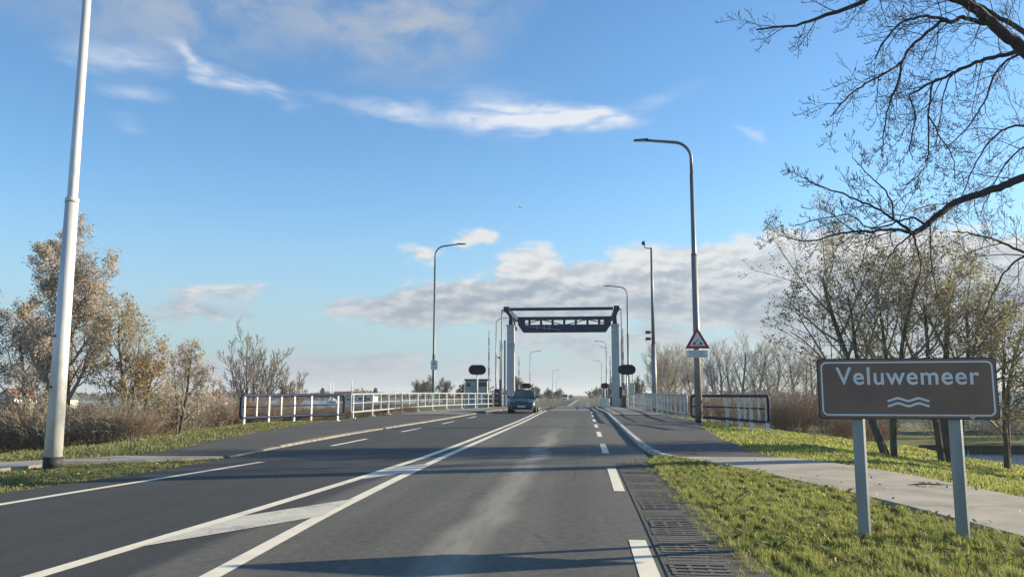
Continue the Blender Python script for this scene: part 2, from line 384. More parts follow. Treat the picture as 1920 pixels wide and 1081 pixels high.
class MB:
    """collects simple solids into one mesh"""
    def __init__(s): s.v = []; s.f = []; s.sm = []
    def add(s, vs, fs, sm=False):
        b = len(s.v); s.v += [tuple(p) for p in vs]; s.f += [tuple(i + b for i in f) for f in fs]; s.sm += [sm] * len(fs)
        return s
    def box(s, c, size, rz=0.0, bevel=0.0):
        hx, hy, hz = size[0] / 2, size[1] / 2, size[2] / 2
        if bevel:
            b = min(bevel, hx * .95, hy * .95)
            out = [(hx, -hy + b), (hx, hy - b), (hx - b, hy), (-hx + b, hy), (-hx, hy - b), (-hx, -hy + b), (-hx + b, -hy), (hx - b, -hy)]
        else:
            out = [(hx, -hy), (hx, hy), (-hx, hy), (-hx, -hy)]
        cz, sz = math.cos(rz), math.sin(rz); n = len(out)
        vs = [(c[0] + x * cz - y * sz, c[1] + x * sz + y * cz, c[2] + z) for z in (-hz, hz) for x, y in out]
        fs = [tuple(range(n))[::-1], tuple(range(n, 2 * n))] + [(i, (i + 1) % n, n + (i + 1) % n, n + i) for i in range(n)]
        return s.add(vs, fs)
    def hexa(s, p):
        return s.add(p, [(3, 2, 1, 0), (4, 5, 6, 7), (0, 1, 5, 4), (1, 2, 6, 5), (2, 3, 7, 6), (3, 0, 4, 7)])
    def tube(s, pts, r, n=8, cap=True, sm=True, flat=1.0):
        pts = [Vector(p) for p in pts]; m = len(pts)
        rs = r if isinstance(r, (list, tuple)) else [r] * m
        ref = None; vs = []
        for i, p in enumerate(pts):
            a = pts[max(i - 1, 0)]; b = pts[min(i + 1, m - 1)]
            t = (b - a).normalized()
            if ref is None:
                ref = Vector((0, 0, 1)) if abs(t.z) < 0.9 else Vector((1, 0, 0))
            u = (ref - t * ref.dot(t)).normalized(); w = t.cross(u); ref = u
            for k in range(n):
                th = 2 * math.pi * k / n
                vs.append(p + u * (math.cos(th) * rs[i]) + w * (math.sin(th) * rs[i] * flat))
        fs = [(i * n + k, i * n + (k + 1) % n, (i + 1) * n + (k + 1) % n, (i + 1) * n + k) for i in range(m - 1) for k in range(n)]
        s.add(vs, fs, sm)
        if cap:
            b = len(s.v) - len(vs)
            s.f += [tuple(b + k for k in range(n))[::-1], tuple(b + (m - 1) * n + k for k in range(n))]; s.sm += [False, False]
        return s
    def prism(s, poly, axis, d0, d1):
        """poly in the other two axes, extruded along axis from d0 to d1"""
        def pt(a, b, d):
            return (d, a, b) if axis == 'x' else (a, d, b) if axis == 'y' else (a, b, d)
        n = len(poly)
        vs = [pt(a, b, d) for d in (d0, d1) for a, b in poly]
        return s.add(vs, [tuple(range(n))[::-1], tuple(range(n, 2 * n))] + [(i, (i + 1) % n, n + (i + 1) % n, n + i) for i in range(n)])
    def lathe(s, c, prof, n=16, axis='z'):
        vs = []
        for r, h in prof:
            for k in range(n):
                th = 2 * math.pi * k / n; a, b = r * math.cos(th), r * math.sin(th)
                vs.append((c[0] + a, c[1] + b, c[2] + h) if axis == 'z' else (c[0] + h, c[1] + a, c[2] + b) if axis == 'x' else (c[0] + a, c[1] + h, c[2] + b))
        m = len(prof)
        return s.add(vs, [(i * n + k, i * n + (k + 1) % n, (i + 1) * n + (k + 1) % n, (i + 1) * n + k) for i in range(m - 1) for k in range(n)], True)
    def build(s, name, m, parent=None):
        me = bpy.data.meshes.new(name)
        me.from_pydata([tuple(p) for p in s.v], [], s.f)
        me.polygons.foreach_set('use_smooth', s.sm)
        me.update(); me.materials.append(MATS[m])
        return link(name, me, parent)

def interp(tab, y):
    ys = [p[0] for p in tab]; xs = [p[1] for p in tab]
    return np.interp(y, ys, xs)

# ------------------------------------------------------------------ levels of the place
def prof(y):
    y = np.asarray(y, float)
    up = 0.1 * np.clip((y - 35) / 25, 0, 1) ** 2 * (3 - 2 * np.clip((y - 35) / 25, 0, 1))
    down = 0.012 * np.clip(y - 80, 0, 70)
    return up - down
def pz(y): return float(prof(y))

ROAD_L = [(-40, -8.3), (5, -7.95), (9.85, -7.5), (13, -7.12), (16, -7.15), (21, -7.35), (26, -7.45), (33, -7.35), (41, -7.15), (53, -6.8), (70, -6.35), (110, -6.3), (160, -6.5), (900, -6.5)]
ROAD_R = [(-40, 0.58), (15.0, 0.58), (15.3, 1.22), (17, 1.26), (26, 1.28), (52, 1.32), (68, 0.92), (110, 0.92), (160, 1.2), (900, 1.2)]
PATH_R_L = [(16.72, 1.86), (18.5, 1.58), (20, 1.50), (26, 1.50), (35, 1.55), (52, 1.55), (68, 1.14), (110, 1.14)]
PATH_R_R = [(16.72, 4.0), (17.9, 3.67), (23, 3.74), (30, 4.3), (36.8, 4.85), (40, 4.75), (52, 4.5), (77, 4.1), (110, 4.1)]
CONC_R_L = [(-40, 4.05), (4, 4.02), (7.66, 3.84), (9.6, 3.6), (10.8, 3.4), (14.1, 2.7), (16.7, 1.78)]
CONC_R_R = [(-40, 5.8), (0, 5.75), (7, 5.5), (10.5, 5.3), (13.4, 5.03), (15.5, 4.53), (16.7, 4.02)]
CONC_L_L = [(-40, -11.7), (8, -11.4), (12, -11.2), (14.2, -10.8), (15.5, -9.7), (15.95, -9.55)]
CONC_L_R = [(-40, -10.2), (8, -10.05), (13, -9.86), (14.3, -9.6), (15.1, -8.3), (15.95, -7.32)]
PATH_L_L = [(16.0, -9.5), (17.6, -9.35), (23, -10.2), (31, -11.3), (37.5, -11.45), (51, -11.35), (60, -10.5), (69, -8.9), (75, -7.9), (110, -8.3)]
PATH_L_R = [(16.0, -7.36), (21, -7.55), (26, -7.65), (33, -7.55), (41, -7.35), (53, -7.0), (70, -6.55), (110, -6.5)]
def rise(y): return 0.055 * min(1.0, max(0.0, (y - 16.5) / 5.0))

def sheet(name, left, right, y0, y1, dz, m, parent=None, step=0.5, zf=None, nx=2, thick=0.0):
    ys = list(np.arange(y0, min(y1, 110), step)) + list(np.arange(max(y0, 110), y1, 10)) + [y1]
    v = []; f = []
    for y in ys:
        a, b = interp(left, y), interp(right, y); z = pz(y) + dz + (zf(y) if zf else 0)
        for i in range(nx): v.append((a + (b - a) * i / (nx - 1), y, z))
    for j in range(len(ys) - 1):
        for i in range(nx - 1):
            p = j * nx + i; f.append((p, p + 1, p + nx + 1, p + nx))
    if thick:
        n = len(v); v += [(x, y, z - thick) for x, y, z in v]
        L = len(ys)
        for j in range(L - 1):
            p = j * nx; q = j * nx + nx - 1
            f += [(p + nx, p + nx + n, p + n, p), (q, q + n, q + nx + n, q + nx)]
        for i in range(nx - 1):
            f += [(i, i + n, i + 1 + n, i + 1), ((L - 1) * nx + i + 1, (L - 1) * nx + i + 1 + n, (L - 1) * nx + i + n, (L - 1) * nx + i)]
    me = bpy.data.meshes.new(name); me.from_pydata(v, [], f); me.update(); me.materials.append(MATS[m])
    return link(name, me, parent)

# ------------------------------------------------------------------ terrain and water
EDGE_R = [(-60, 6.3), (10, 5.95), (15, 5.6), (25, 5.6), (30, 6.9), (37, 5.5), (50, 5.2), (90, 4.9), (900, 4.9)]
EDGE_L = [(-60, -12.6), (12, -12.2), (16, -11.0), (22, -11.4), (31, -13.5), (36, -14.6), (44, -12.6), (60, -11.6), (75, -9.5), (95, -10.5), (160, -13), (900, -13)]
rs_g = np.random.RandomState(4)
def ss(a, lo, hi):
    t = np.clip((a - lo) / (hi - lo), 0, 1); return t * t * (3 - 2 * t)
def ground_z(x, y):
    x = np.asarray(x, float); y = np.asarray(y, float)
    p = prof(y) - 0.05
    dr = np.maximum(0, x - interp(EDGE_R, y)); dl = np.maximum(0, interp(EDGE_L, y) - x)
    z = p - 0.13 * dr - 0.09 * dl
    bumps = 0.05 * np.sin(x * 1.7 + y * 0.9) * np.sin(y * 1.3 - x * 0.4) + 0.03 * np.sin(x * 4.1) * np.sin(y * 3.7 + 1)
    z = z + bumps * np.clip((dr + dl) / 3, 0, 1)
    land = -0.85 + 0.1 * np.sin(x * 0.11) * np.sin(y * 0.09)
    z = np.maximum(z, land)
    lake_r = ss(x, 12.0, 17.0) * (1 - ss(y + 1.2 * np.sin(x * 0.3), 36.0, 37.6)) * (1 - ss(x, 170, 190))
    chan = ss(y + 1.0 * np.sin(x * 0.15), 60.5, 62.5) * (1 - ss(y + 1.0 * np.sin(x * 0.13), 75.0, 77.0))
    marina = ss(y, 120, 130) * (1 - ss(y, 340, 352)) * ss(-x, 44, 52) * (1 - ss(-x, 330, 345))
    k = np.maximum(np.maximum(np.maximum(lake_r, chan), marina), 0)
    return z * (1 - k) + (-2.6) * k

def axis(lo, hi, core0, core1, step, growth):
    a = list(np.arange(core0, core1 + 1e-6, step))
    s_ = step
    while a[-1] < hi: s_ *= growth; a.append(a[-1] + s_)
    s_ = step; b = []
    c = core0
    while c > lo: s_ *= growth; c -= s_; b.append(c)
    return np.array(b[::-1] + a)
gx = axis(-3500, 3500, -34, 34, 0.6, 1.16)
gy = axis(-120, 5000, -6, 96, 0.6, 1.12)
GX, GY = np.meshgrid(gx, gy)
GZ = ground_z(GX, GY)
nxg, nyg = len(gx), len(gy)
idx = np.arange(nxg * nyg).reshape(nyg, nxg)
quads = np.stack([idx[:-1, :-1], idx[:-1, 1:], idx[1:, 1:], idx[1:, :-1]], -1).reshape(-1, 4)
tag(link('ground', np_mesh('ground', np.stack([GX, GY, GZ], -1).reshape(-1, 3), quads, 'ground', True)), kind='structure')
wm = MB(); wm.add([(-3500, -120, -1.2), (3500, -120, -1.2), (3500, 1500, -1.2), (-3500, 1500, -1.2)], [(0, 1, 2, 3)])
tag(wm.build('water', 'water'), kind='structure')

# ------------------------------------------------------------------ road, paths, kerbs
tag(sheet('road', ROAD_L, ROAD_R, -40, 900, 0.0, 'road_asphalt', nx=6), kind='structure')
tag(sheet('cycle_path', PATH_R_L, PATH_R_R, 16.74, 110, 0.0, 'path_asphalt', zf=rise, thick=0.2), kind='structure')
tag(sheet('cycle_path', PATH_L_L, PATH_L_R, 16.0, 110, 0.0, 'path_asphalt', zf=rise, thick=0.2), kind='structure')
# paler deck surfacing of the bridge and of the paths beside it
tag(sheet('bridge_surfacing', [(60, -6.5), (110, -6.2)], [(60, 1.1), (68, 0.86), (110, 0.86)], 60, 80, 0.004, 'deck_asphalt'), kind='structure')
tag(sheet('path_surfacing', [(48, 1.6), (110, 1.2)], [(48, 4.5), (77, 4.05), (110, 4.05)], 47, 84, 0.085, 'deck_asphalt'), kind='structure')
tag(sheet('path_surfacing', [(48, -11.2), (51, -11.2), (60, -10.4), (69, -8.8), (75, -7.85), (110, -8.25)], [(48, -7.2), (53, -7.1), (70, -6.65), (110, -6.55)], 47, 84, 0.085, 'deck_asphalt'), kind='structure')
# bridge deck slab over the channel
dk = MB(); dk.box((-2.6, 69.0, -0.40), (14.6, 20, 0.80)); tag(dk.build('bridge_deck', 'concrete'), kind='structure')

def slabs(name, left, right, joints):
    p = empty(name); tag(p, kind='structure')
    for a, b in zip(joints[:-1], joints[1:]):
        sheet('slab', left, right, a + 0.008, b - 0.008, 0.02, 'concrete', p, step=0.4, thick=0.12)
    return p
slabs('footpath', CONC_R_L, CONC_R_R, [-20, -12.4, -8.4, -4.4, -0.4, 3.6, 6.6, 9.6, 13.3, 16.7])
slabs('footpath', CONC_L_L, CONC_L_R, [-20, -12, -8, -4, 0, 4, 7.8, 11.2, 14.2, 15.95])

def kerb(name, line, y0, y1, width, m, parent_label=None, h=0.105, length=1.0):
    p = empty(name); tag(p, kind='structure')
    y = y0; k = 0
    rnd = random.Random(int(y0 * 10))
    while y < y1:
        b = min(y + length, y1)
        xa, xb = float(interp(line, y + 0.006)), float(interp(line, b - 0.006))
        za, zb = pz(y), pz(b); j = rnd.uniform(-0.006, 0.006)
        hh = h * min(1.0, 0.35 + max(0.0, (y - 16.7)) / 4.0) + j
        w = width
        s = MB(); s.hexa([(xa, y + .006, za - .1), (xa + w, y + .006, za - .1), (xb + w, b - .006, zb - .1), (xb, b - .006, zb - .1),
                          (xa + .012, y + .006, za + hh), (xa + w - .012, y + .006, za + hh), (xb + w - .012, b - .006, zb + hh), (xb + .012, b - .006, zb + hh)])
        s.build('kerb_stone', m, p)
        y = b; k += 1
    return p
KR = [(16.74, 1.70), (17.4, 1.52), (18.5, 1.38), (20, 1.31), (26, 1.31), (35, 1.36), (52, 1.36), (68, 0.95), (110, 0.95)]
kerb('kerb', KR, 16.74, 84, 0.15, 'kerb_concrete', h=0.085)
KL = [(16.0, -7.34), (21, -7.53), (26, -7.63), (33, -7.53), (41, -7.33), (53, -6.98), (70, -6.53), (110, -6.48)]
kerb('kerb', KL, 16.1, 84, 0.11, 'old_kerb', h=0.035)

# painted lines
def line(name, cx, y0, y1, w, m='road_paint', parent=None, dz=0.004):
    tab = cx if isinstance(cx, list) else [(y0, cx), (y1, cx)]
    return sheet(name, [(y, x - w / 2) for y, x in tab], [(y, x + w / 2) for y, x in tab], y0, y1, dz, m, parent, step=1.0)
WL = [(-40, -4.75), (5, -3.86), (8.3, -3.64), (12.2, -3.42), (16, -3.27), (20, -3.21), (900, -3.2)]
WR = [(-40, -1.95), (5, -2.58), (8.5, -2.75), (12.3, -2.84), (16, -2.88), (20, -2.88), (900, -2.86)]
marks = empty('road_markings'); tag(marks, kind='structure')
line('centre_line', WL, -30, 420, 0.15, parent=marks)
line('centre_line', WR, -30, 420, 0.15, parent=marks)
LE = [(-40, -7.55), (5, -7.1), (8.9, -6.72), (10.4, -6.58), (12.2, -6.36), (14.9, -6.08)]
line('edge_line', LE, -30, 14.9, 0.13, parent=marks)
y = 3.9 - 6.93 * 3
while y < 200:
    line('edge_dash', 0.435, y, y + 3.35, 0.145, parent=marks); y += 6.93
y = 19.7
while y < 200:
    line('edge_dash', -6.27 + 0.004 * min(max(y - 30, 0), 60), y, y + 3.2, 0.13, parent=marks); y += 7.7
for q in ([(-3.72, 6.5), (-2.74, 8.35), (-2.80, 9.75), (-3.56, 8.25)], [(-3.40, 11.9), (-2.84, 13.1), (-2.86, 14.75), (-3.24, 14.2)], [(-4.2, 0.6), (-2.4, 2.8), (-2.5, 4.1), (-4.0, 2.4)]):
    h = MB(); h.add([(x, yy, 0.0065) for x, yy in q], [(0, 1, 2, 3)]); h.build('hatch_bar', 'road_paint_faded', marks)
# bridge joints
for yj in (43.5, 60.0, 80.0):
    j = sheet('expansion_joint', ROAD_L, ROAD_R, yj - 0.06, yj + 0.06, 0.008, 'old_kerb', step=0.06)
    tag(j, kind='structure')

# grid pavers in the verge, one object each
pv = empty('verge_pavers'); tag(pv, kind='structure')
pm = MB()
for yy in (-0.16, -0.055, 0.055, 0.16):
    pm.box((0, yy, 0.0), (0.50, 0.04, 0.05))
for xx in (-0.235, -0.08, 0.08, 0.235):
    for yy in (-0.1075, 0.0, 0.1075):
        pm.box((xx, yy, -0.004), (0.04, 0.066, 0.05))
first = pm.build('paver', 'paver', pv)
rnd = random.Random(3)
y = 1.6; k = 0
while y < 15.0:
    o = first if k == 0 else first.copy()
    if k: COL.objects.link(o)
    o.parent = pv
    o.scale = (0.84, 1, 1); o.location = (0.82 + rnd.uniform(-.012, .012), y, -0.013 + rnd.uniform(-.004, .003)); o.rotation_euler = (rnd.uniform(-.008, .008), rnd.uniform(-.008, .008), rnd.uniform(-.02, .02))
    y += 0.405; k += 1
so = sheet('verge_soil_and_shade', [(0, 0.56), (17, 0.56)], [(0, 1.28), (15, 1.28), (16.5, 1.3)], 0.5, 15.25, 0.0065, 'soil', nx=4, step=0.2); tag(so, kind='structure')  # soil round the pavers; its dark strip beyond them paints in grass shade

# ------------------------------------------------------------------ trees
def nrm(v): return v / max(1e-9, np.linalg.norm(v))

def tubes(lines, sides):
    """lines: list of (pts Nx3, radii N); returns verts, quads"""
    by = {}
    for p, r in lines: by.setdefault(len(p), []).append((p, r))
    V = []; F = []; off = 0
    th = np.arange(sides) * 2 * np.pi / sides
    for n, ls in by.items():
        P = np.array([l[0] for l in ls]); Rr = np.array([l[1] for l in ls]); m = len(ls)
        T = np.empty_like(P); T[:, 1:-1] = P[:, 2:] - P[:, :-2]; T[:, 0] = P[:, 1] - P[:, 0]; T[:, -1] = P[:, -1] - P[:, -2]
        T /= np.maximum(1e-9, np.linalg.norm(T, axis=-1, keepdims=True))
        ref = np.where(np.abs(T[:, :1, 2:3]) > 0.8, np.array([1., 0, 0]), np.array([0, 0, 1.])); ref = np.broadcast_to(ref, P.shape)
        U = ref - T * np.sum(ref * T, -1, keepdims=True); U /= np.maximum(1e-9, np.linalg.norm(U, axis=-1, keepdims=True))
        Wv = np.cross(T, U)
        ring = P[:, :, None] + Rr[:, :, None, None] * (U[:, :, None] * np.cos(th)[None, None, :, None] + Wv[:, :, None] * np.sin(th)[None, None, :, None])
        V.append(ring.reshape(-1, 3))
        a = off + (np.arange(m)[:, None, None] * n + np.arange(n - 1)[None, :, None]) * sides + np.arange(sides)[None, None, :]
        b = off + (np.arange(m)[:, None, None] * n + np.arange(n - 1)[None, :, None]) * sides + ((np.arange(sides) + 1) % sides)[None, None, :]
        F.append(np.stack([a, b, b + sides, a + sides], -1).reshape(-1, 4))
        off += m * n * sides
    return np.concatenate(V), np.concatenate(F)

class Grower:
    """branching level by level; keeps polylines per level"""
    def __init__(s, seed, levels, cnt, ratio, angle, wob, trop, start, segs, rmin=0.004, rr=0.55):
        s.g = np.random.RandomState(seed); s.levels = levels; s.cnt = cnt; s.ratio = ratio; s.angle = angle; s.wob = wob; s.trop = trop
        s.start = start; s.segs = segs; s.rmin = rmin; s.rr = rr; s.out = [[] for _ in range(levels + 1)]; s.todo = [[] for _ in range(levels + 2)]
    def grow(s, p, d, L, r, lev=0):
        s.todo[lev].append((np.array([p], float), np.array([d], float), np.array([L], float), np.array([r], float)))
    def sprout(s, pts, rad, L, lev, c):
        """pts (N, n+1, 3), rad (N, n+1), L (N,): c children on each line"""
        g = s.g; N, n = pts.shape[0], pts.shape[1] - 1
        if lev >= s.levels or c == 0: return
        k = np.arange(c)[None, :]
        t = s.start[lev] + (1 - s.start[lev]) * (k + g.uniform(0.1, 0.9, (N, c))) / c
        q = t * n; i = np.minimum(q.astype(int), n - 1); f = (q - i)[..., None]
        rows = np.arange(N)[:, None]
        p0, p1 = pts[rows, i], pts[rows, i + 1]
        pos = p0 * (1 - f) + p1 * f; r0 = rad[rows, i] * (1 - f[..., 0]) + rad[rows, i + 1] * f[..., 0]
        d = p1 - p0; d /= np.maximum(1e-9, np.linalg.norm(d, axis=-1, keepdims=True))
        phi = g.uniform(0, 6.28, (N, 1)) + 2.4 * k + g.normal(0, 0.4, (N, c))
        a = R(s.angle[lev]) * g.uniform(0.75, 1.25, (N, c)) * (1.15 - 0.35 * t)
        ref = np.where(np.abs(d[..., 2:3]) < .9, np.array([0.3, 0.2, 0.9]), np.array([1.0, 0, 0]))
        u = np.cross(d, ref); u /= np.maximum(1e-9, np.linalg.norm(u, axis=-1, keepdims=True)); w = np.cross(d, u)
        cd = d * np.cos(a)[..., None] + (u * np.cos(phi)[..., None] + w * np.sin(phi)[..., None]) * np.sin(a)[..., None]
        ln = L[:, None] * s.ratio[lev] * (1.12 - 0.55 * t) * g.uniform(0.7, 1.2, (N, c))
        rr = r0 * s.rr * g.uniform(0.8, 1.1, (N, c))
        s.todo[lev + 1].append((pos.reshape(-1, 3), cd.reshape(-1, 3), ln.ravel(), rr.ravel()))
    def run(s):
        g = s.g
        for lev in range(s.levels + 1):
            if not s.todo[lev]: continue
            P, D, L, r = [np.concatenate([q[j] for q in s.todo[lev]]) for j in range(4)]
            n = s.segs[lev]; N = len(P)
            D = D / np.linalg.norm(D, axis=1, keepdims=True)
            pts = np.empty((N, n + 1, 3)); pts[:, 0] = P
            for i in range(n):
                D = D + g.normal(0, s.wob[lev], (N, 3)) + np.array([0, 0, s.trop[lev]])
                D /= np.linalg.norm(D, axis=1, keepdims=True)
                pts[:, i + 1] = pts[:, i] + D * (L / n)[:, None]
            rad = np.maximum(s.rmin, r[:, None] * np.linspace(1, 0.32 if lev < s.levels else 0.5, n + 1)[None])
            s.out[lev] += [(pts[j], rad[j]) for j in range(N)]
            s.sprout(pts, rad, L, lev, s.cnt[lev] if lev < s.levels else 0)
        return s

def leaf_mesh(name, g, pts, size, m, jit):
    n = len(pts)
    c = pts + g.normal(0, jit, (n, 3))
    a = g.normal(0, 1, (n, 3)); a /= np.linalg.norm(a, axis=1, keepdims=True)
    b = g.normal(0, 1, (n, 3)); b -= a * np.sum(a * b, 1, keepdims=True); b /= np.linalg.norm(b, axis=1, keepdims=True)
    sz = size * g.uniform(0.6, 1.3, (n, 1))
    V = np.stack([c - a * sz * .5, c + b * sz * .3, c + a * sz * .55, c - b * sz * .3], 1).reshape(-1, 3)
    return np_mesh(name, V, np.arange(4 * n).reshape(-1, 4), m)

def make_tree(name, label, cat, base, H, seed, style='bare', leaves=0, leaf='leaf_beige', leaf_size=0.07, bark='bark', twigs='twig', stems=1, trunk_r=None, lean=(0, 0), group=None, detail=1.0, spread=1.0, leaf_low=0.0, rmin=0.004, splay=0.20):
    g = np.random.RandomState(seed + 77)
    c = lambda n: max(2, int(n * detail))
    if style == 'bare':
        G = Grower(seed, 4, [c(11), c(8), c(7), c(5)], [0.55 * spread, 0.55, 0.52, 0.5], [44, 42, 42, 40], [0.05, 0.10, 0.13, 0.17, 0.2], [0.06, 0.07, 0.05, 0.04, 0.05], [0.22, 0.25, 0.2, 0.15], [9, 6, 5, 4, 3], rmin)
    elif style == 'tall':
        G = Grower(seed, 4, [c(16), c(9), c(6), c(5)], [0.36 * spread, 0.5, 0.5, 0.5], [42, 40, 42, 44], [0.04, 0.08, 0.13, 0.17, 0.2], [0.1, 0.13, 0.06, 0.0, -0.03], [0.18, 0.2, 0.2, 0.15], [10, 6, 5, 4, 3], rmin)
    elif style == 'far':
        G = Grower(seed, 3, [c(11), c(9), c(9)], [0.55 * spread, 0.52, 0.5], [38, 34, 34], [0.05, 0.08, 0.10, 0.12], [0.08, 0.12, 0.10, 0.08], [0.2, 0.2, 0.15], [6, 5, 4, 3], rmin)
    elif style == 'fan':
        G = Grower(seed, 3, [c(8), c(6), c(5)], [0.5 * spread, 0.5, 0.5], [30, 32, 34], [0.03, 0.05, 0.08, 0.1], [0.05, 0.06, 0.06, 0.05], [0.2, 0.2, 0.15], [8, 6, 4, 3], rmin)
    root = empty(name, base)
    trunk_r = trunk_r or H * 0.022
    for k in range(stems):
        th = seed + k * 6.283 / stems
        off = (0.16 * H * 0.12 * math.cos(th) * (stems > 1), 0.16 * H * 0.12 * math.sin(th) * (stems > 1), -0.15)
        sp = splay if stems > 1 else 0.0
        G.grow(off, (lean[0] + sp * math.cos(th) * g.uniform(.7, 1.4), lean[1] + sp * math.sin(th) * g.uniform(.7, 1.4), 1), H * (0.80 if style != 'tall' else 0.86) * (1 if k == 0 else g.uniform(.72, .95)), trunk_r * (1 if k == 0 else .75), 0)
    G.run()
    v, f = tubes(G.out[0], 8)
    link('trunk', np_mesh('trunk', v, f, bark, True), root)
    v, f = tubes(G.out[1], 5); v2, f2 = tubes(G.out[2], 4)
    vs, fs = [v, v2], [f, f2 + len(v)]; o_ = len(v) + len(v2)
    for lev in range(3, len(G.out)):
        v3, f3 = tubes(G.out[lev], 3); vs.append(v3); fs.append(f3 + o_); o_ += len(v3)
    link('crown', np_mesh('crown', np.concatenate(vs), np.concatenate(fs), twigs, True), root)
    if leaves:
        pts = np.concatenate([p[1:] for p, r in G.out[-1]] + [p[2:] for p, r in G.out[-2]])
        pts = pts[pts[:, 2] > leaf_low * H]
        # clumps: keep more leaves where a slow noise is high
        w = 0.5 + 0.5 * np.sin(pts[:, 0] * 2.1 + seed) * np.sin(pts[:, 1] * 1.9 + 1) * np.sin(pts[:, 2] * 1.6 + seed * 2); w = 0.06 + w ** 2.2
        sel = g.choice(len(pts), leaves, p=w / w.sum())
        link('leaves', leaf_mesh('leaves', g, pts[sel], leaf_size, leaf, leaf_size * 0.9), root)
    tag(root, label, cat, group)
    return root

def shrub_mesh(seed, H, stems, leaves, twigs, leaf, leaf_size, spread=0.5, rmin=0.004):
    g = np.random.RandomState(seed)
    G = Grower(seed, 2, [8, 5], [0.45, 0.5], [38, 42], [0.09, 0.14, 0.2], [0.03, 0.06, 0.03], [0.25, 0.2], [6, 4, 3], rmin)
    for k in range(stems):
        th = g.uniform(0, 6.283); rr = g.uniform(0, 1) ** 0.5
        G.grow((0.35 * H * spread * rr * math.cos(th), 0.35 * H * spread * rr * math.sin(th), -0.1), (spread * rr * math.cos(th), spread * rr * math.sin(th), 1), H * g.uniform(0.6, 1.05), H * 0.008, 0)
    G.run()
    vs = []; fs = []; o_ = 0
    for lev, sd in ((0, 4), (1, 3), (2, 3)):
        v, f = tubes(G.out[lev], sd); vs.append(v); fs.append(f + o_); o_ += len(v)
    stem_me = np_mesh('stems', np.concatenate(vs), np.concatenate(fs), twigs, True)
    pts = np.concatenate([p[1:] for p, r in G.out[2]])
    w = 0.5 + 0.5 * np.sin(pts[:, 0] * 3.1 + seed) * np.sin(pts[:, 1] * 2.9 + 1) * np.sin(pts[:, 2] * 3.3 + seed * 2); w = 0.1 + w ** 2
    leaf_me = leaf_mesh('leaves', g, pts[g.choice(len(pts), leaves, p=w / w.sum())], leaf_size, leaf, leaf_size) if leaves else None
    return stem_me, leaf_me

def shrub(name, label, meshes, loc, rz, sc, group=None, cat='shrub'):
    o = empty(name, loc, rz); o.scale = sc
    link('stems', meshes[0], o)
    if meshes[1]: link('leaves', meshes[1], o)
    return tag(o, label, cat, group)

def gz(x, y): return float(ground_z(x, y))
def at(x, y): return (x, y, gz(x, y))

# --- left bank trees
make_tree('tall_tree', 'tall pale leafed tree rising behind the thick bare lamp mast', 'tree', at(-16.9, 25.0), 7.5, 11, 'tall', 27000, 'leaf_beige', 0.08, 'bark_pale', 'twig_pale', 1, 0.15, spread=1.12, leaf_low=0.10, detail=1.05)
make_tree('ochre_tree', 'low rounded tree with ochre autumn leaves beside the tall pale tree', 'tree', at(-14.9, 25.5), 4.7, 23, 'tall', 10000, 'leaf_ochre', 0.075, 'bark_pale', 'twig_pale', 3, 0.09, spread=1.25, detail=0.75)
make_tree('thin_leafed_tree', 'thin leaning tree with scattered pale leaves at the photo edge', 'tree', at(-19.2, 24.2), 5.6, 31, 'bare', 8000, 'leaf_beige', 0.075, 'bark', 'twig_pale', 2, 0.09, lean=(-0.15, 0.0), detail=0.85)
make_tree('slim_tree', 'slim half bare tree sloping down towards the brown thicket', 'tree', at(-14.6, 28.0), 3.5, 37, 'tall', 4500, 'leaf_beige', 0.075, 'bark', 'twig_pale', 2, 0.07, lean=(0.12, 0), spread=1.3, detail=0.75)
make_tree('back_tree', 'greyish leafed tree seen between the mast and photo edge', 'tree', at(-20.0, 28.0), 5.4, 41, 'tall', 12000, 'leaf_beige', 0.09, 'bark', 'twig_pale', 2, 0.1, spread=1.2, detail=0.75)
make_tree('bare_tree', 'bare fan shaped tree standing behind the left rounded railing end', 'tree', at(-20.3, 48.0), 6.4, 53, 'fan', 0, bark='bark', twigs='twig', stems=8, trunk_r=0.08, rmin=0.012, splay=0.36)
make_tree('bare_sapling', 'small grey sapling to the right of the bare fan shaped tree', 'tree', at(-18.4, 49.5), 4.0, 59, 'fan', 0, bark='bark', twigs='twig', stems=5, trunk_r=0.045, rmin=0.010, splay=0.3)
make_tree('half_bare_sapling', 'small sapling with few dark leaves to the left of the fan tree', 'tree', at(-21.6, 45.0), 3.6, 61, 'fan', 300, 'leaf_brown', 0.09, 'bark', 'twig', 4, 0.045, rmin=0.009, splay=0.3)

# --- right bank trees behind the brown sign
make_tree('spreading_tree', 'spreading half bare tree behind the brown sign, dark trunk group', 'tree', at(7.9, 22.0), 6.4, 71, 'bare', 8500, 'leaf_greygreen', 0.07, 'bark', 'twig_pale', 4, 0.12, lean=(-0.20, 0), spread=1.2, detail=0.85)
make_tree('forked_tree', 'forked tree with greenish leaves behind the right sign post', 'tree', at(9.3, 22.0), 6.3, 83, 'bare', 8500, 'leaf_greygreen', 0.07, 'bark', 'twig_pale', 3, 0.13, lean=(-0.02, 0), spread=1.1, detail=0.85)
make_tree('waterside_tree', 'leaning leafy tree at the water edge right of the brown sign', 'tree', at(11.0, 22.5), 4.6, 89, 'bare', 6000, 'leaf_greygreen', 0.07, 'bark', 'twig_pale', 2, 0.10, lean=(0.14, 0), spread=1.1, detail=0.8)
make_tree('waterside_tree', 'low crooked tree by the water at the right photo edge', 'tree', at(12.6, 21.5), 3.6, 97, 'bare', 3800, 'leaf_greygreen', 0.07, 'bark', 'twig_pale', 2, 0.07, lean=(0.2, 0), detail=0.8)

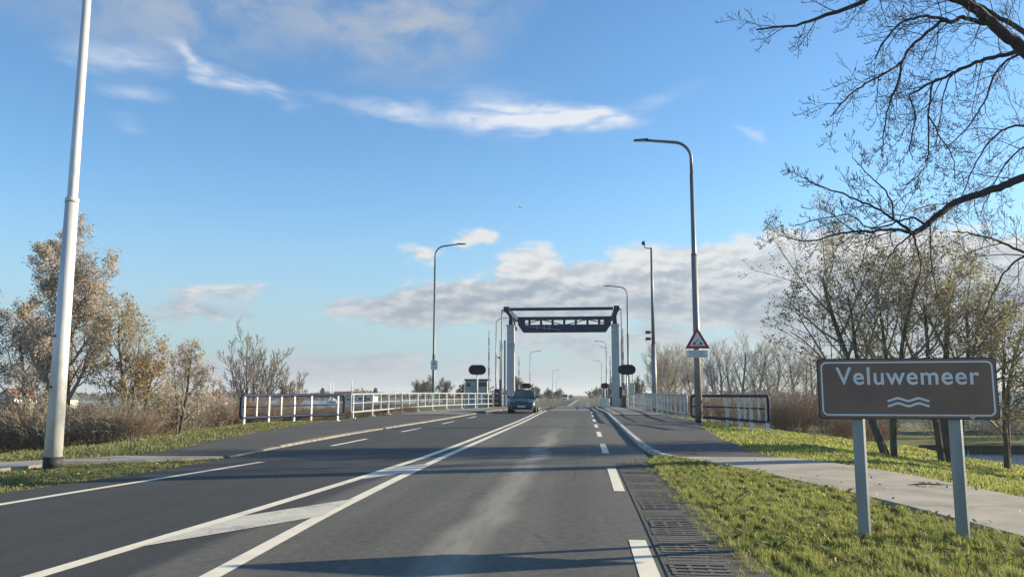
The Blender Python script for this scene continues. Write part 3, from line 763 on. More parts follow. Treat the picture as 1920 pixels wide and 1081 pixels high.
# --- bare trees farther back on the right
mid = [(8.6, 92, 6.9, 1.0), (10.6, 96, 7.4, 1.0), (12.2, 90, 6.4, 1.0), (10.0, 104, 7.8, 1.1)]
lab = ['bushy bare tree beside the camera mast', 'tall bushy bare tree between camera mast and warning triangle', 'bare tree just left of the warning triangle post', 'bare tree deepest in the clump beside the camera mast']
for i, (x, yy, h, sp) in enumerate(mid):
    make_tree('bushy_bare_tree', lab[i], 'tree', at(x, yy), h + 0.9, 101 + i, 'far', 0, bark='bark_pale', twigs='twig_grey', stems=3, trunk_r=0.13, group='bare trees beyond the camera mast', rmin=0.011, detail=1.05)
mid = [(12.6, 74, 6.6), (14.6, 76, 7.4), (16.6, 75, 7.2), (18.6, 78, 7.0), (20.8, 76, 7.3), (23.0, 80, 7.2)]
lab = ['bare pale tree nearest right of the warning triangle', 'second bare pale tree right of the warning triangle', 'third bare pale tree right of the warning triangle', 'fourth bare pale tree right of the warning triangle', 'fifth bare pale tree right of the warning triangle', 'bare pale tree half hidden behind the brown sign']
for i, (x, yy, h) in enumerate(mid):
    make_tree('bare_poplar', lab[i], 'tree', (x, yy + 4, -0.85), h + 0.6, 131 + i, 'far', 0, bark='bark_pale', twigs='twig_grey', stems=2, trunk_r=0.17, group='bare pale trees beyond the right railing', rmin=0.010, detail=0.95)

# --- trees along the road beyond the bridge, and far clumps (shared shapes, own objects)
far_src = []
for i, (tw, lf) in enumerate((('twig_pale', 'leaf_far'), ('twig', 'leaf_far'), ('twig', 'leaf_far'))):
    t = make_tree('far_tree', 'x', 'tree', (0, 0, 0), 8.0, 151 + i, 'far', 1500, lf, 0.34, 'bark', tw, 3, 0.16, rmin=0.03, detail=0.9, group='far trees')
    far_src.append(t)
far_list = [
    (-40.5, 205, 0.88, 0, 'rounded greyish tree in the far clump left of the no-boats lamp', 'far clump by the slim left lamp'),
    (-43.5, 210, 0.74, 1, 'leftmost tree of the far clump behind the left railing', 'far clump by the slim left lamp'),
    (-36.5, 208, 0.80, 1, 'tree of the far clump just right of the slim left lamp', 'far clump by the slim left lamp'),
    (-33.0, 214, 0.62, 2, 'low rightmost tree of the far clump behind the cabin', 'far clump by the slim left lamp'),
    (-12.5, 150, 0.62, 2, 'dark rounded tree right behind the oncoming car', 'roadside trees beyond the bridge, left verge'),
    (-14.5, 165, 0.74, 0, 'taller dark tree behind the oncoming car roof', 'roadside trees beyond the bridge, left verge'),
    (-11.5, 185, 0.55, 1, 'low dark tree at the foot of the far left lamp', 'roadside trees beyond the bridge, left verge'),
    (-10.5, 230, 0.50, 1, 'small dark tree beside the pale far vehicle', 'roadside trees beyond the bridge, left verge'),
    (-9.8, 300, 0.55, 2, 'tiny hazy tree left of the road end', 'roadside trees beyond the bridge, left verge'),
    (6.5, 150, 0.55, 1, 'brown rounded tree right of the road beyond the bridge', 'roadside trees beyond the bridge, right verge'),
    (5.8, 172, 0.72, 0, 'fine twigged tree above the brown rounded tree beyond the bridge', 'roadside trees beyond the bridge, right verge'),
    (4.9, 215, 0.55, 2, 'small brown tree left of the rounded tree beyond the bridge', 'roadside trees beyond the bridge, right verge'),
    (4.2, 300, 0.62, 1, 'tiny hazy tree right of the road end', 'roadside trees beyond the bridge, right verge'),
    (8.8, 140, 0.6, 2, 'brown tree hidden behind the right bridge tower', 'roadside trees beyond the bridge, right verge'),
]
for i, (x, yy, s_, v, lb, gr) in enumerate(far_list):
    o = far_src[v] if i in (0, 1, 3) and not far_src[v].get('used') else copy_tree(far_src[v])
    if o is far_src[v]: o['used'] = 1
    o.location = at(x, yy) if abs(x) > 9 else (x, yy, pz(yy) - 0.1); o.scale = (s_, s_, s_); o.rotation_euler = (0, 0, i * 1.3)
    tag(o, lb, 'tree', gr)
for t in far_src:
    if 'used' in t: del t['used']
for o in list(bpy.data.objects):
    if 'used' in o: del o['used']

# distant wood closing the horizon: one mass
def treeline():
    g = np.random.RandomState(8)
    V = []; n = 0
    cl = []
    for k in range(900):
        a = g.uniform(-52, 46); d = g.uniform(420, 620)
        x = d * math.tan(R(a)); 
        if abs(x + 3) < 6: continue
        h = g.uniform(2.2, 5.5) * (1 + 0.35 * math.sin(a * 0.7) + 0.25 * math.sin(a * 2.3)) * (0.75 if a < -8 else 1.0)
        cl.append((x, d, h))
    for x, d, h in cl:
        m = 46
        u = g.normal(0, 1, (m, 3)); u /= np.linalg.norm(u, axis=1, keepdims=True)
        c = np.array([x, d, -0.9 + h * 0.5]) + u * np.array([h * 0.8, h * 0.6, h * 0.5]) * g.uniform(0.4, 1.05, (m, 1))
        V.append(c)
    c = np.concatenate(V)
    me = leaf_mesh('treeline', g, c, 1.5, 'leaf_far', 0.25)
    tag(link('treeline', me), 'low distant wood along the horizon', 'wood', kind='stuff')
treeline()

# two dark narrow trees on the horizon at the left
def spire_tree(x, yy, h, w, label):
    root = empty('narrow_tree', (x, yy, -0.9))
    g = np.random.RandomState(int(abs(x)))
    MB().tube([(0, 0, 0), (0, 0, h * .8)], [0.18, 0.05], 6).build('trunk', 'bark', root)
    z = g.uniform(0.05, 1, 700) ; rr = w * np.sqrt(np.clip(np.sin(np.pi * np.clip(z * 0.9 + .08, 0, 1)), 0, 1)) * g.uniform(.3, 1, 700) ** .5; th = g.uniform(0, 6.28, 700)
    link('crown', leaf_mesh('crown', g, np.stack([rr * np.cos(th), rr * np.sin(th), z * h], 1), 0.6, 'needle', 0.1), root)
    tag(root, label, 'tree', 'dark narrow trees on the horizon')
spire_tree(-133, 400, 5.6, 1.3, 'dark narrow tree left of the two white masts')
spire_tree(-105, 398, 5.6, 1.1, 'dark narrow tree above the railing right of the single mast')

# --- brown thickets on both banks
sh_a = shrub_mesh(201, 2.2, 30, 700, 'twig_red', 'leaf_brown', 0.07, 0.8, rmin=0.006)
sh_b = shrub_mesh(205, 2.0, 28, 900, 'twig_red', 'leaf_brown', 0.06, 0.7, rmin=0.006)
sh_c = shrub_mesh(209, 1.7, 22, 1400, 'twig_pale', 'leaf_ochre', 0.06, 0.9)
sh_d = shrub_mesh(213, 2.4, 30, 0, 'twig_pale', 'leaf_beige', 0.06, 0.7, rmin=0.006)
rnd = random.Random(12)
left_sh = []
for i in range(30):
    t = i / 29
    x = -20.5 + 3.6 * t + rnd.uniform(-.5, .5); yy = 22.6 + 9.5 * t + rnd.uniform(-.7, 1.4)
    left_sh.append((x, yy, rnd.choice([sh_a, sh_a, sh_b, sh_b, sh_c, sh_d]), rnd.uniform(0.5, 0.78)))
for i in range(16):
    left_sh.append((-20.0 + 0.42 * i + rnd.uniform(-.3, .3), 22.8 + 0.14 * i + rnd.uniform(-.5, .8), rnd.choice([sh_d, sh_d, sh_a, sh_c]), rnd.uniform(0.4, 0.7)))
for i in range(16):
    left_sh.append((-23 + rnd.uniform(-3, 4.0), rnd.uniform(30, 42), rnd.choice([sh_a, sh_b]), rnd.uniform(0.55, 0.8)))
for i in range(22):
    left_sh.append((-16.5 - 4.2 * rnd.random(), rnd.uniform(34.5, 43), rnd.choice([sh_a, sh_b, sh_d]), rnd.uniform(0.5, 0.75)))
for i, (x, yy, ms, s_) in enumerate(left_sh):
    what = {id(sh_a): 'reddish brown bramble bush', id(sh_b): 'low brown bramble bush with withered leaves', id(sh_c): 'bush with small ochre leaves', id(sh_d): 'leafless pale twiggy bush'}[id(ms)]
    shrub('bramble_bush', what + (' at the front of the left bank thicket' if yy < 26 else ' deep in the left bank thicket' if yy < 33 else ' in the thicket beside the navy railing'), ms, at(x, yy), rnd.uniform(0, 6.28), (s_ * 1.1, s_ * 1.1, s_), 'thicket along the left bank')
for i in range(12):
    x = -16.6 + 0.45 * i + rnd.uniform(-.4, .4); yy = 41 + rnd.uniform(0, 6) + i * 0.6
    s_ = rnd.uniform(.3, .5)
    shrub('reed_clump', 'low brown growth seen through the left railing', sh_b if i % 2 else sh_a, at(x, yy), rnd.uniform(0, 6.28), (s_ * 1.5, s_ * 1.5, s_), 'low growth behind the left railing')
right_sh = [(8.1, 35.5, sh_d, .95), (9.2, 36.5, sh_b, 1.0), (8.6, 34.4, sh_b, .75), (10.3, 35.0, sh_b, .85), (10.9, 33.0, sh_a, .7), (9.9, 31.5, sh_b, .55), (11.6, 34.8, sh_a, .8), (12.4, 36.5, sh_b, .8),
            (7.4, 38.2, sh_d, .8), (7.6, 41, sh_a, .8), (6.8, 44, sh_a, .7), (9.3, 43, sh_d, .9), (11, 46, sh_a, 1.0), (13, 48, sh_d, 1.0), (15, 50, sh_b, 1.0), (6.3, 52, sh_a, .7), (6.2, 57, sh_a, .8), (8, 55, sh_d, .9), (17.5, 52, sh_a, 1.1)]
for x, yy, ms, s_ in right_sh:
    what = {id(sh_a): 'brown twiggy bush', id(sh_b): 'reddish brown bush with withered leaves', id(sh_d): 'pale leafless bush'}[id(ms)]
    shrub('twiggy_bush', what + (' just behind the dark end railing' if yy < 38.5 else ' far behind the right railings'), ms, at(x, yy), rnd.uniform(0, 6.28), (s_, s_, s_), 'twiggy bushes beyond the right railing')

# --- overhanging tree: trunk outside the frame, limbs reaching over the path
def overhanging_tree():
    bx, by = 12.25, 18.6
    root = empty('overhanging_tree', (bx, by, gz(bx, by)))
    off = np.array([bx, by, gz(bx, by)])
    limbs = {
        'A': ([(11.88, 18.24, 6.02), (10.83, 18.09, 7.69), (9.82, 17.92, 8.87), (9.37, 17.76, 9.17), (8.91, 17.61, 9.51), (8.44, 17.44, 9.80), (7.94, 17.29, 9.93), (7.11, 17.14, 10.31), (6.46, 16.97, 10.01), (6.12, 16.81, 9.65), (5.13, 16.66, 9.23), (4.58, 16.49, 9.00), (3.67, 16.34, 8.85)], 0.162, 0.015, 26),
        'A2': ([(11.57, 18.81, 7.44), (10.85, 18.94, 9.25), (10.49, 19.06, 9.76), (10.11, 19.19, 10.18), (9.73, 19.32, 10.58), (9.46, 19.44, 10.90), (9.03, 19.57, 11.78)], 0.085, 0.028, 10),
        'B': ([(9.14, 17.86, 9.51), (8.91, 17.73, 9.44), (8.44, 17.61, 9.53), (8.11, 17.48, 9.36), (7.85, 17.35, 9.40), (7.45, 17.23, 9.42), (7.18, 17.10, 9.31), (6.80, 16.97, 9.14), (6.44, 16.85, 8.70), (6.17, 16.72, 8.28)], 0.053, 0.013, 16),
        'B2': ([(8.21, 17.67, 9.46), (7.96, 17.48, 9.42), (7.45, 17.29, 9.02), (7.03, 17.10, 8.62), (6.78, 16.91, 8.26), (6.35, 16.72, 7.94), (5.87, 16.53, 7.65), (5.40, 16.34, 7.27), (5.02, 16.15, 6.84)], 0.042, 0.011, 18),
        'B3': ([(6.82, 17.00, 8.30), (6.84, 17.18, 7.99), (6.63, 17.33, 7.50), (6.55, 17.50, 6.89), (6.54, 17.67, 6.40)], 0.025, 0.009, 13),
        'C': ([(11.46, 18.81, 7.63), (10.68, 18.68, 8.81), (10.15, 18.52, 9.08), (9.61, 18.39, 8.95), (9.10, 18.24, 8.79), (8.53, 18.09, 8.53), (8.02, 17.95, 8.26), (7.47, 17.82, 7.99), (7.20, 17.67, 7.80)], 0.068, 0.017, 14),
        'C1': ([(8.07, 18.05, 8.30), (7.83, 17.90, 8.15), (7.62, 17.75, 7.35), (7.50, 17.59, 6.57), (7.31, 17.44, 6.08), (6.86, 17.29, 5.68)], 0.027, 0.009, 12),
        'C2': ([(8.61, 18.24, 8.58), (8.47, 18.43, 8.51), (8.36, 18.62, 8.17), (8.34, 18.81, 7.71), (8.28, 19.00, 7.08)], 0.023, 0.009, 9),
        'C3': ([(7.58, 17.67, 7.33), (7.87, 17.80, 6.86), (8.15, 17.92, 6.44), (8.21, 18.05, 5.91)], 0.019, 0.008, 8),
        'C4': ([(7.20, 17.67, 7.80), (7.22, 17.54, 7.48), (7.20, 17.39, 7.14), (6.97, 17.23, 6.57), (6.95, 17.10, 6.17)], 0.019, 0.008, 10),
        'D': ([(10.75, 19.19, 9.31), (10.39, 19.34, 9.31), (10.03, 19.51, 9.02), (9.79, 19.66, 8.39), (9.61, 19.82, 8.03), (9.23, 19.99, 7.52), (8.99, 20.14, 7.31)], 0.034, 0.011, 16),
        'E': ([(12.10, 18.62, 6.47), (10.81, 18.49, 6.25), (9.82, 18.34, 6.06), (9.27, 18.18, 5.83), (8.78, 18.05, 5.66), (8.13, 17.92, 5.43), (7.68, 17.76, 5.13), (7.30, 17.61, 4.82), (7.01, 17.48, 4.67)], 0.104, 0.057, 9),
        'E1': ([(7.01, 17.48, 4.67), (6.55, 17.29, 4.73), (5.98, 17.10, 4.65), (5.38, 16.91, 4.59), (4.62, 16.72, 4.38), (3.97, 16.53, 4.50)], 0.038, 0.009, 15),
        'E2': ([(7.01, 17.48, 4.67), (6.69, 17.59, 4.99), (6.33, 17.71, 5.30), (5.76, 17.82, 5.62), (5.22, 17.94, 5.89), (4.88, 18.05, 6.15)], 0.034, 0.009, 13),
        'E3': ([(6.67, 17.57, 4.99), (6.69, 17.80, 5.58), (6.38, 18.01, 6.09), (6.10, 18.24, 6.59)], 0.023, 0.008, 9),
        'E4': ([(7.37, 17.67, 4.86), (7.07, 17.54, 5.03), (6.67, 17.42, 4.90), (6.10, 17.29, 4.75), (5.66, 17.16, 5.01), (5.19, 17.04, 4.96), (4.43, 16.91, 4.78)], 0.025, 0.008, 12),
        'E5': ([(7.01, 17.48, 4.67), (7.14, 17.61, 4.29), (7.22, 17.73, 3.99), (7.16, 17.86, 3.53)], 0.023, 0.008, 5),
        'E6': ([(7.01, 17.48, 4.67), (6.54, 17.29, 4.29), (6.25, 17.10, 3.89), (6.08, 16.91, 3.59)], 0.021, 0.008, 5),
        'E7': ([(7.43, 17.57, 4.94), (7.50, 17.80, 4.42), (7.58, 18.01, 3.91), (7.75, 18.24, 3.34)], 0.019, 0.008, 4),
        'F': ([(12.50, 19.38, 5.16), (11.04, 19.15, 4.40), (9.99, 18.92, 4.48), (9.33, 18.70, 4.71), (8.64, 18.47, 4.84), (8.17, 18.24, 4.82)], 0.046, 0.011, 14),
        'G': ([(12.63, 19.38, 5.16), (11.17, 19.23, 4.16), (10.18, 19.08, 4.40), (9.61, 18.92, 4.08), (9.21, 18.77, 3.57), (8.82, 18.62, 2.90)], 0.038, 0.009, 12),
        'H': ([(11.59, 19.38, 7.04), (10.64, 19.95, 7.80), (10.07, 20.33, 7.42), (9.69, 20.52, 6.66), (9.40, 20.71, 5.91)], 0.034, 0.009, 18),
        'I': ([(11.78, 18.81, 6.66), (10.83, 19.19, 7.14), (10.16, 19.38, 6.86), (9.79, 19.57, 6.28), (9.50, 19.76, 5.52)], 0.030, 0.009, 18),
    }
    def dense(p, n):
        p = np.array(p); t = np.linspace(0, len(p) - 1, n); i = np.minimum(t.astype(int), len(p) - 2); f = (t - i)[:, None]
        p0 = p[np.maximum(i - 1, 0)]; p1 = p[i]; p2 = p[i + 1]; p3 = p[np.minimum(i + 2, len(p) - 1)]
        return 0.5 * (2 * p1 + (p2 - p0) * f + (2 * p0 - 5 * p1 + 4 * p2 - p3) * f ** 2 + (3 * p1 - p0 - 3 * p2 + p3) * f ** 3)
    trunk = [(np.array([(12.30, 18.65, -1.6), (12.22, 18.6, 0.0), (12.12, 18.58, 2.3), (12.03, 18.53, 4.6), (11.91, 18.43, 6.1), (11.69, 18.62, 7.6), (11.78, 18.81, 9.5), (12.07, 19.0, 11.8), (12.16, 19.1, 14.4)]) - off, np.array([.50, .40, .34, .31, .28, .20, .15, .09, .03]))]
    v, f = tubes(trunk, 10); link('trunk', np_mesh('trunk', v, f, 'bark_dark', True), root)
    G = Grower(301, 3, [0, 5, 4], [0.31, 0.48, 0.42], [50, 42, 40], [0.1, 0.10, 0.14, 0.18], [0, -0.07, 0.02, 0.16], [0.12, 0.15, 0.15], [6, 6, 5, 4], 0.0042, 0.5)
    thick = []
    for k, (p, r0, r1, cnt) in limbs.items():
        d = dense(p, 4 * len(p)) - off
        d[2:-1] += G.g.normal(0, 0.011, (len(d) - 3, 3))
        rad = np.linspace(r0, r1, len(d))
        thick.append((d, rad))
        inside = d
        G.start[0] = 0.25 if k in 'AE' else 0.10
        L = min(4.9, float(np.sum(np.linalg.norm(np.diff(d, axis=0), axis=1))))
        # children radius independent of the limb radius
        G.rr = 0.5
        G.sprout(inside[None], np.minimum(rad, 0.026)[None], np.array([max(2.85, L)]), 0, int(cnt * 0.85))
    # upper crown outside the frame
    up = Grower(307, 3, [12, 8, 6], [0.5, 0.5, 0.5], [48, 42, 40], [0.05, 0.1, 0.15, 0.2], [0.02, 0.0, 0.0, 0.05], [0.35, 0.2, 0.2], [8, 6, 5, 4], 0.0055)
    up.grow(np.array([11.8, 18.8, 8.5]) - off, (0.3, 0.25, 1), 6.5, 0.14, 0)
    up.run(); G.run()
    v, f = tubes(thick, 7); link('limbs', np_mesh('limbs', v, f, 'bark_dark', True), root)
    lines = G.out[1] + G.out[2] + up.out[0] + up.out[1] + up.out[2]
    v, f = tubes(lines, 4)
    v2, f2 = tubes(G.out[3] + up.out[3], 3)
    link('crown', np_mesh('crown', np.concatenate([v, v2]), np.concatenate([f, f2 + len(v)]), 'twig_dark', True), root)
    # swollen buds on the twig ends
    tips = []
    for p, r in G.out[3] + G.out[2]:
        e = p[-1]; d = nrm(p[-1] - p[-2] + np.array([0, 0, 0.022])); tips.append((np.array([e, e + d * .027, e + d * .057]), np.array([.0042, .008, .0015])))
    v, f = tubes(tips, 3); link('buds', np_mesh('buds', v, f, 'twig_dark', True), root)
    tag(root, 'dark bare overhanging tree reaching in from the upper right corner', 'tree')
overhanging_tree()

# ------------------------------------------------------------------ grass
def grass_patch(name, region, n, hlo, hhi, m, label, seed, tilt=0.45, wid=0.006, clump=1.0):
    """region: list of (left table, right table, y0, y1, density weight); blades as bent triangles"""
    g = np.random.RandomState(seed)
    X = []; Y = []
    for left, right, y0, y1, power in region:
        u = g.uniform(0, 1, n)
        yy = y0 + (y1 - y0) * u ** power
        a, b = interp(left, yy), interp(right, yy)
        xx = a + (b - a) * g.uniform(0, 1, n)
        X.append(xx); Y.append(yy)
    X = np.concatenate(X); Y = np.concatenate(Y)
    # tufts: pull blades towards tuft centres and vary the height slowly
    tx = np.floor(X / 0.16); ty = np.floor(Y / 0.16); hsh = np.modf(np.abs(np.sin(tx * 12.9898 + ty * 78.233) * 43758.5453))[0]; hs2 = np.modf(np.abs(np.sin(tx * 39.346 + ty * 11.135) * 23421.631))[0]
    pull = 0.35 * clump
    X = X * (1 - pull) + pull * (tx + hsh) * 0.16; Y = Y * (1 - pull) + pull * (ty + hs2) * 0.16
    Z = ground_z(X, Y) - 0.01
    k = len(X)
    slow = 0.5 + 0.5 * np.sin(X * 2.3 + 1.1 * np.sin(Y * 1.7)) * np.sin(Y * 1.9 + np.sin(X * 1.3))
    h = (hlo + (hhi - hlo) * (0.45 * hsh + 0.25 * slow + 0.3 * g.uniform(0, 1, k))) * g.uniform(0.6, 1.15, k)
    th = g.uniform(0, 2 * np.pi, k)
    lean = tilt * g.uniform(0.1, 1.3, k) * h
    dxv, dyv = np.cos(th), np.sin(th)
    dist = np.hypot(X, Y); w = wid * g.uniform(0.6, 1.4, k) * np.clip(dist / 9, 0.7, 4)
    px, py = -dyv * w, dxv * w
    b0 = np.stack([X - px, Y - py, Z], 1); b1 = np.stack([X + px, Y + py, Z], 1)
    mx = X + dxv * lean * 0.35; my = Y + dyv * lean * 0.35; mz = Z + h * 0.6
    m0 = np.stack([mx - px * .8, my - py * .8, mz], 1); m1 = np.stack([mx + px * .8, my + py * .8, mz], 1)
    t = np.stack([X + dxv * lean, Y + dyv * lean, Z + h * np.clip(1 - 0.3 * lean / h, .5, 1)], 1)
    V = np.stack([b0, b1, m1, m0, t], 1).reshape(-1, 3)
    i = np.arange(k)[:, None] * 5
    F = np.concatenate([i + np.array([0, 1, 2]), i + np.array([0, 2, 3]), i + np.array([3, 2, 4])])
    return tag(link(name, np_mesh(name, V, F, m)), label, 'grass', kind='stuff')
off_tab = lambda tab, d: [(y, x + d) for y, x in tab]
VERGE_L = [(0, 1.06), (5.9, 1.07), (6.6, 1.12), (7.4, 1.05), (8.6, 1.11), (9.85, 1.08), (11.3, 1.16), (13, 1.12), (14.2, 1.19), (15.3, 1.16), (16.7, 1.42)]
grass_patch('grass', [(VERGE_L, off_tab(CONC_R_L, -0.03), 2.6, 16.6, 1.25)], 170000, 0.05, 0.17, 'grass_blade', 'bright tufted grass verge under the brown sign', 1, clump=1.3, tilt=0.75, wid=0.0034)
grass_patch('grass', [([(0, 0.86), (17, 0.90)], [(0, 1.2), (15.3, 1.3), (16.7, 1.45)], 2.6, 16.4, 1.2)], 11000, 0.03, 0.12, 'grass_dim', 'ragged low grass creeping over the edge of the pavers', 11, clump=2.2, tilt=0.8)
BANK_R = [(0, 12.5), (10, 12.0), (20, 12.4), (30, 13.2), (38, 11)]
grass_patch('grass', [(off_tab(CONC_R_R, 0.03), BANK_R, 4, 16.7, 1.0), ([(16.7, 4.1), (18, 3.72), (23, 3.8), (30, 4.36), (36.8, 4.9), (38, 4.9)], BANK_R, 16.7, 38, 1.2)], 60000, 0.04, 0.13, 'grass_blade', 'sunlit grass bank between the footpath and the water', 2)
STRIP_L = [(0, -10.1), (8, -10.0), (13, -9.8), (14.3, -9.5), (15.1, -8.2), (15.9, -7.35)]
grass_patch('grass', [(STRIP_L, off_tab(ROAD_L, -0.04), 5.5, 15.8, 0.8)], 42000, 0.02, 0.08, 'grass_dim', 'short worn grass strip around the foot of the lamp mast', 3)
PL = [(0, -11.5), (8, -11.45), (12, -11.25), (14.2, -10.85), (15.5, -9.75), (16, -9.6), (17.6, -9.4), (23, -10.25), (31, -11.35), (37.5, -11.5)]
grass_patch('grass', [([(0, -21), (16, -20), (22, -20.5), (30, -17), (37, -16)], PL, 9, 37, 0.9)], 80000, 0.05, 0.20, 'grass_dim', 'rough green grass bank along the left thicket', 4)

def litter(name, boxes, n, size, label, seed, zoff=0.03, zfun=None):
    g = np.random.RandomState(seed); P = []
    for left, right, y0, y1 in boxes:
        yy = g.uniform(y0, y1, n); a, b = interp(left, yy), interp(right, yy); xx = a + (b - a) * g.uniform(0, 1, n)
        zz = (zfun(xx, yy) if zfun else ground_z(xx, yy)) + zoff * g.uniform(0.3, 2.2, n)
        P.append(np.stack([xx, yy, zz], 1))
    P = np.concatenate(P)
    tag(link(name, leaf_mesh(name, g, P, size, 'dead_leaf', 0.003)), label, 'leaves', kind='stuff')
litter('fallen_leaves', [(VERGE_L, CONC_R_L, 3, 16.5)], 420, 0.045, 'pale fallen leaves caught in the right verge grass', 5, 0.05)
litter('fallen_leaves', [(off_tab(CONC_R_R, 0.1), BANK_R, 6, 30)], 420, 0.06, 'pale fallen leaves on the grass bank by the water', 6, 0.04)
litter('fallen_leaves', [(PL, [(y, x - 2.2) for y, x in PL], 9, 36), (STRIP_L, ROAD_L, 7, 15.5)], 170, 0.05, 'pale fallen leaves on the left verges', 7, 0.05)

litter('fallen_leaves', [(CONC_R_L, CONC_R_R, 5, 16.5), (PATH_R_L, PATH_R_R, 17, 30)], 45, 0.05, 'few brown leaves scattered on the right footpath', 17, 0.006, lambda x, y_: 0 * x + 0.03)
def weeds(region, n, label, seed):
    g = np.random.RandomState(seed); left, right, y0, y1 = region
    cy = g.uniform(y0, y1, n); cx = interp(left, cy) + (interp(right, cy) - interp(left, cy)) * g.uniform(0, 1, n)
    k = 7; th = g.uniform(0, 6.28, (n, 1)) + np.arange(k)[None] * 0.9 + g.normal(0, .2, (n, k)); L = g.uniform(.05, .14, (n, k)); up = g.uniform(.15, .8, (n, k))
    X = cx[:, None] + 0 * th; Y = cy[:, None] + 0 * th; Z = ground_z(X, Y) + 0.035
    c, s_ = np.cos(th), np.sin(th); w = L * .16
    P0 = np.stack([X, Y, Z], -1); P2 = np.stack([X + c * L, Y + s_ * L, Z + up * L], -1); M = np.stack([X + c * L * .6, Y + s_ * L * .6, Z + up * L * .85], -1); O = np.stack([-s_ * w, c * w, 0 * w], -1)
    V = np.stack([P0, M + O, P2, M - O], 2).reshape(-1, 3)
    tag(link('weeds', np_mesh('weeds', V, np.arange(len(V)).reshape(-1, 4), 'grass_dim')), label, 'weeds', kind='stuff')
weeds((VERGE_L, CONC_R_L, 3, 16), 190, 'broad leaved weeds among the right verge grass', 15)
weeds((PL, [(y, x - 3.0) for y, x in PL], 10, 34), 260, 'broad leaved weeds on the left grass bank', 16)

# ------------------------------------------------------------------ street lamps
def arc_arm(H, rad, reach, sgn, rise_=0.12, n=8):
    pts = [(0, 0, H - rad - 1.5), (0, 0, H - rad)]
    for k in range(1, n + 1):
        a = math.pi / 2 * k / n
        pts.append((sgn * rad * (1 - math.cos(a)), 0, H - rad + rad * math.sin(a)))
    pts.append((sgn * reach, 0, H + rise_))
    return pts

def street_lamp(x, yy, H, sgn, reach, label, group, r=0.105, steps=(0.60, 0.88), mats=('lamp_steel_low', 'lamp_steel'), rz=0.0, base=None, n=12, base_z=None, taper=.92):
    z0 = pz(yy) + 0.05 if base_z is None else base_z
    root = empty('street_lamp', (x, yy, z0), rz)
    s1, s2 = H * steps[0], H * steps[1]
    MB().tube([(0, 0, -0.2), (0, 0, s1 * 0.45), (0, 0, s1)], [r * 1.12, r * (.56 + .5 * taper), r * taper], n).build('lower_post', mats[0], root)
    MB().tube([(0, 0, s1 - .02), (0, 0, s1 + .06), (0, 0, s2)], [r * (taper + .02), r * (taper - .16), r * (taper - .30)], n).build('upper_post', mats[1], root)
    MB().tube([(0, 0, s1 - .05), (0, 0, s1 + .03)], r * (taper + .05), n).build('collar', mats[1], root)
    arm = arc_arm(H, 0.75, reach - 0.55, sgn)
    arm[0] = (0, 0, s2 - 0.05)
    MB().tube(arm, [r * .52] * 2 + [r * .5] * (len(arm) - 3) + [r * .42], n).build('arm', mats[1], root)
    hd = MB()
    xa, xb = sgn * (reach - .62), sgn * reach
    zc = H + 0.14
    hd.hexa([(xa, -.13, zc - .05), (xb, -.10, zc - .03), (xb, .10, zc - .03), (xa, .13, zc - .05), (xa, -.10, zc + .05), (xb, -.06, zc + .02), (xb, .06, zc + .02), (xa, .10, zc + .05)])
    head = hd.build('lamp_head', 'lamp_head', root)
    MB().box(((xa + xb) / 2, 0, zc - .052), (0.42, 0.16, 0.012)).build('lens', 'sign_white', head)
    MB().lathe((0, 0, 0), [(r * 1.35, -.05), (r * 1.35, .04), (r * 1.12, .06)], n).build('base_flange', base or mats[0], root)
    if r > 0.12:
        MB().tube([(0, 0, 0.02), (0, 0, 0.24)], r * 1.15, n).build('base_sleeve', 'black_rubber', root)
        for bz in (1.45, 2.35): MB().tube([(-r * .3, -r * 1.0, bz), (-r * .3, -r * 1.09, bz)], .02, 8).build('bolt', 'black_rubber', root)
    return tag(root, label, 'lamp', group)
GL = 'street lamps along the road'
street_lamp(-9.31, 13.52, 11.0, 1, 2.4, 'thick galvanised lamp mast standing in the left verge, cut by the photo top', GL, 0.135, (0.44, 0.88), ('galvanised', 'galvanised'), base='black_rubber', n=24, base_z=-0.06, taper=.82)
street_lamp(4.70, 34.2, 12.1, -1, 2.45, 'tall lamp post carrying the red warning triangle', GL, 0.135, (0.59, 0.88))
street_lamp(-11.0, 58.0, 12.1, 1, 2.3, 'slim lamp post behind the left railing carrying the white square sign', GL, 0.115, (0.33, 0.87), ('lamp_steel', 'lamp_steel'))
street_lamp(-11.6, 105.0, 11.8, 1, 2.3, 'lamp post just left of the left bridge tower', GL, 0.11, mats=('lamp_far', 'lamp_far'), n=8, base_z=-0.5)
street_lamp(-11.2, 165.0, 11.0, 1, 2.3, 'lamp post seen through the bridge portal behind the car', GL, 0.11, mats=('lamp_far', 'lamp_far'), n=8, base_z=-0.9)
street_lamp(-10.3, 258.0, 10.0, 1, 2.3, 'taller of the two small lamps left of the road end', GL, 0.11, mats=('lamp_far', 'lamp_far'), n=8, base_z=-0.9)
street_lamp(-12.6, 360.0, 9.8, 1, 2.5, 'shorter of the two small lamps left of the road end', GL, 0.12, mats=('lamp_far', 'lamp_far'), n=8, base_z=-0.9)
street_lamp(4.30, 80.0, 11.8, -1, 2.3, 'lamp post just right of the right bridge tower', GL, 0.11, mats=('lamp_steel', 'lamp_steel'))
street_lamp(4.0, 150.0, 11.6, -1, 2.2, 'lamp post beyond the bridge, longest arm inside the portal at right', GL, 0.11, mats=('lamp_far', 'lamp_far'), n=8, base_z=-0.5)
street_lamp(4.6, 168.0, 11.7, -1, 1.6, 'lamp post with short arm close behind the longest arm one', GL, 0.11, mats=('lamp_far', 'lamp_far'), n=8, base_z=-0.6)
street_lamp(4.4, 212.0, 10.7, -1, 2.3, 'lower small lamp post inside the portal near the right tower', GL, 0.11, mats=('lamp_far', 'lamp_far'), n=8, base_z=-0.6)

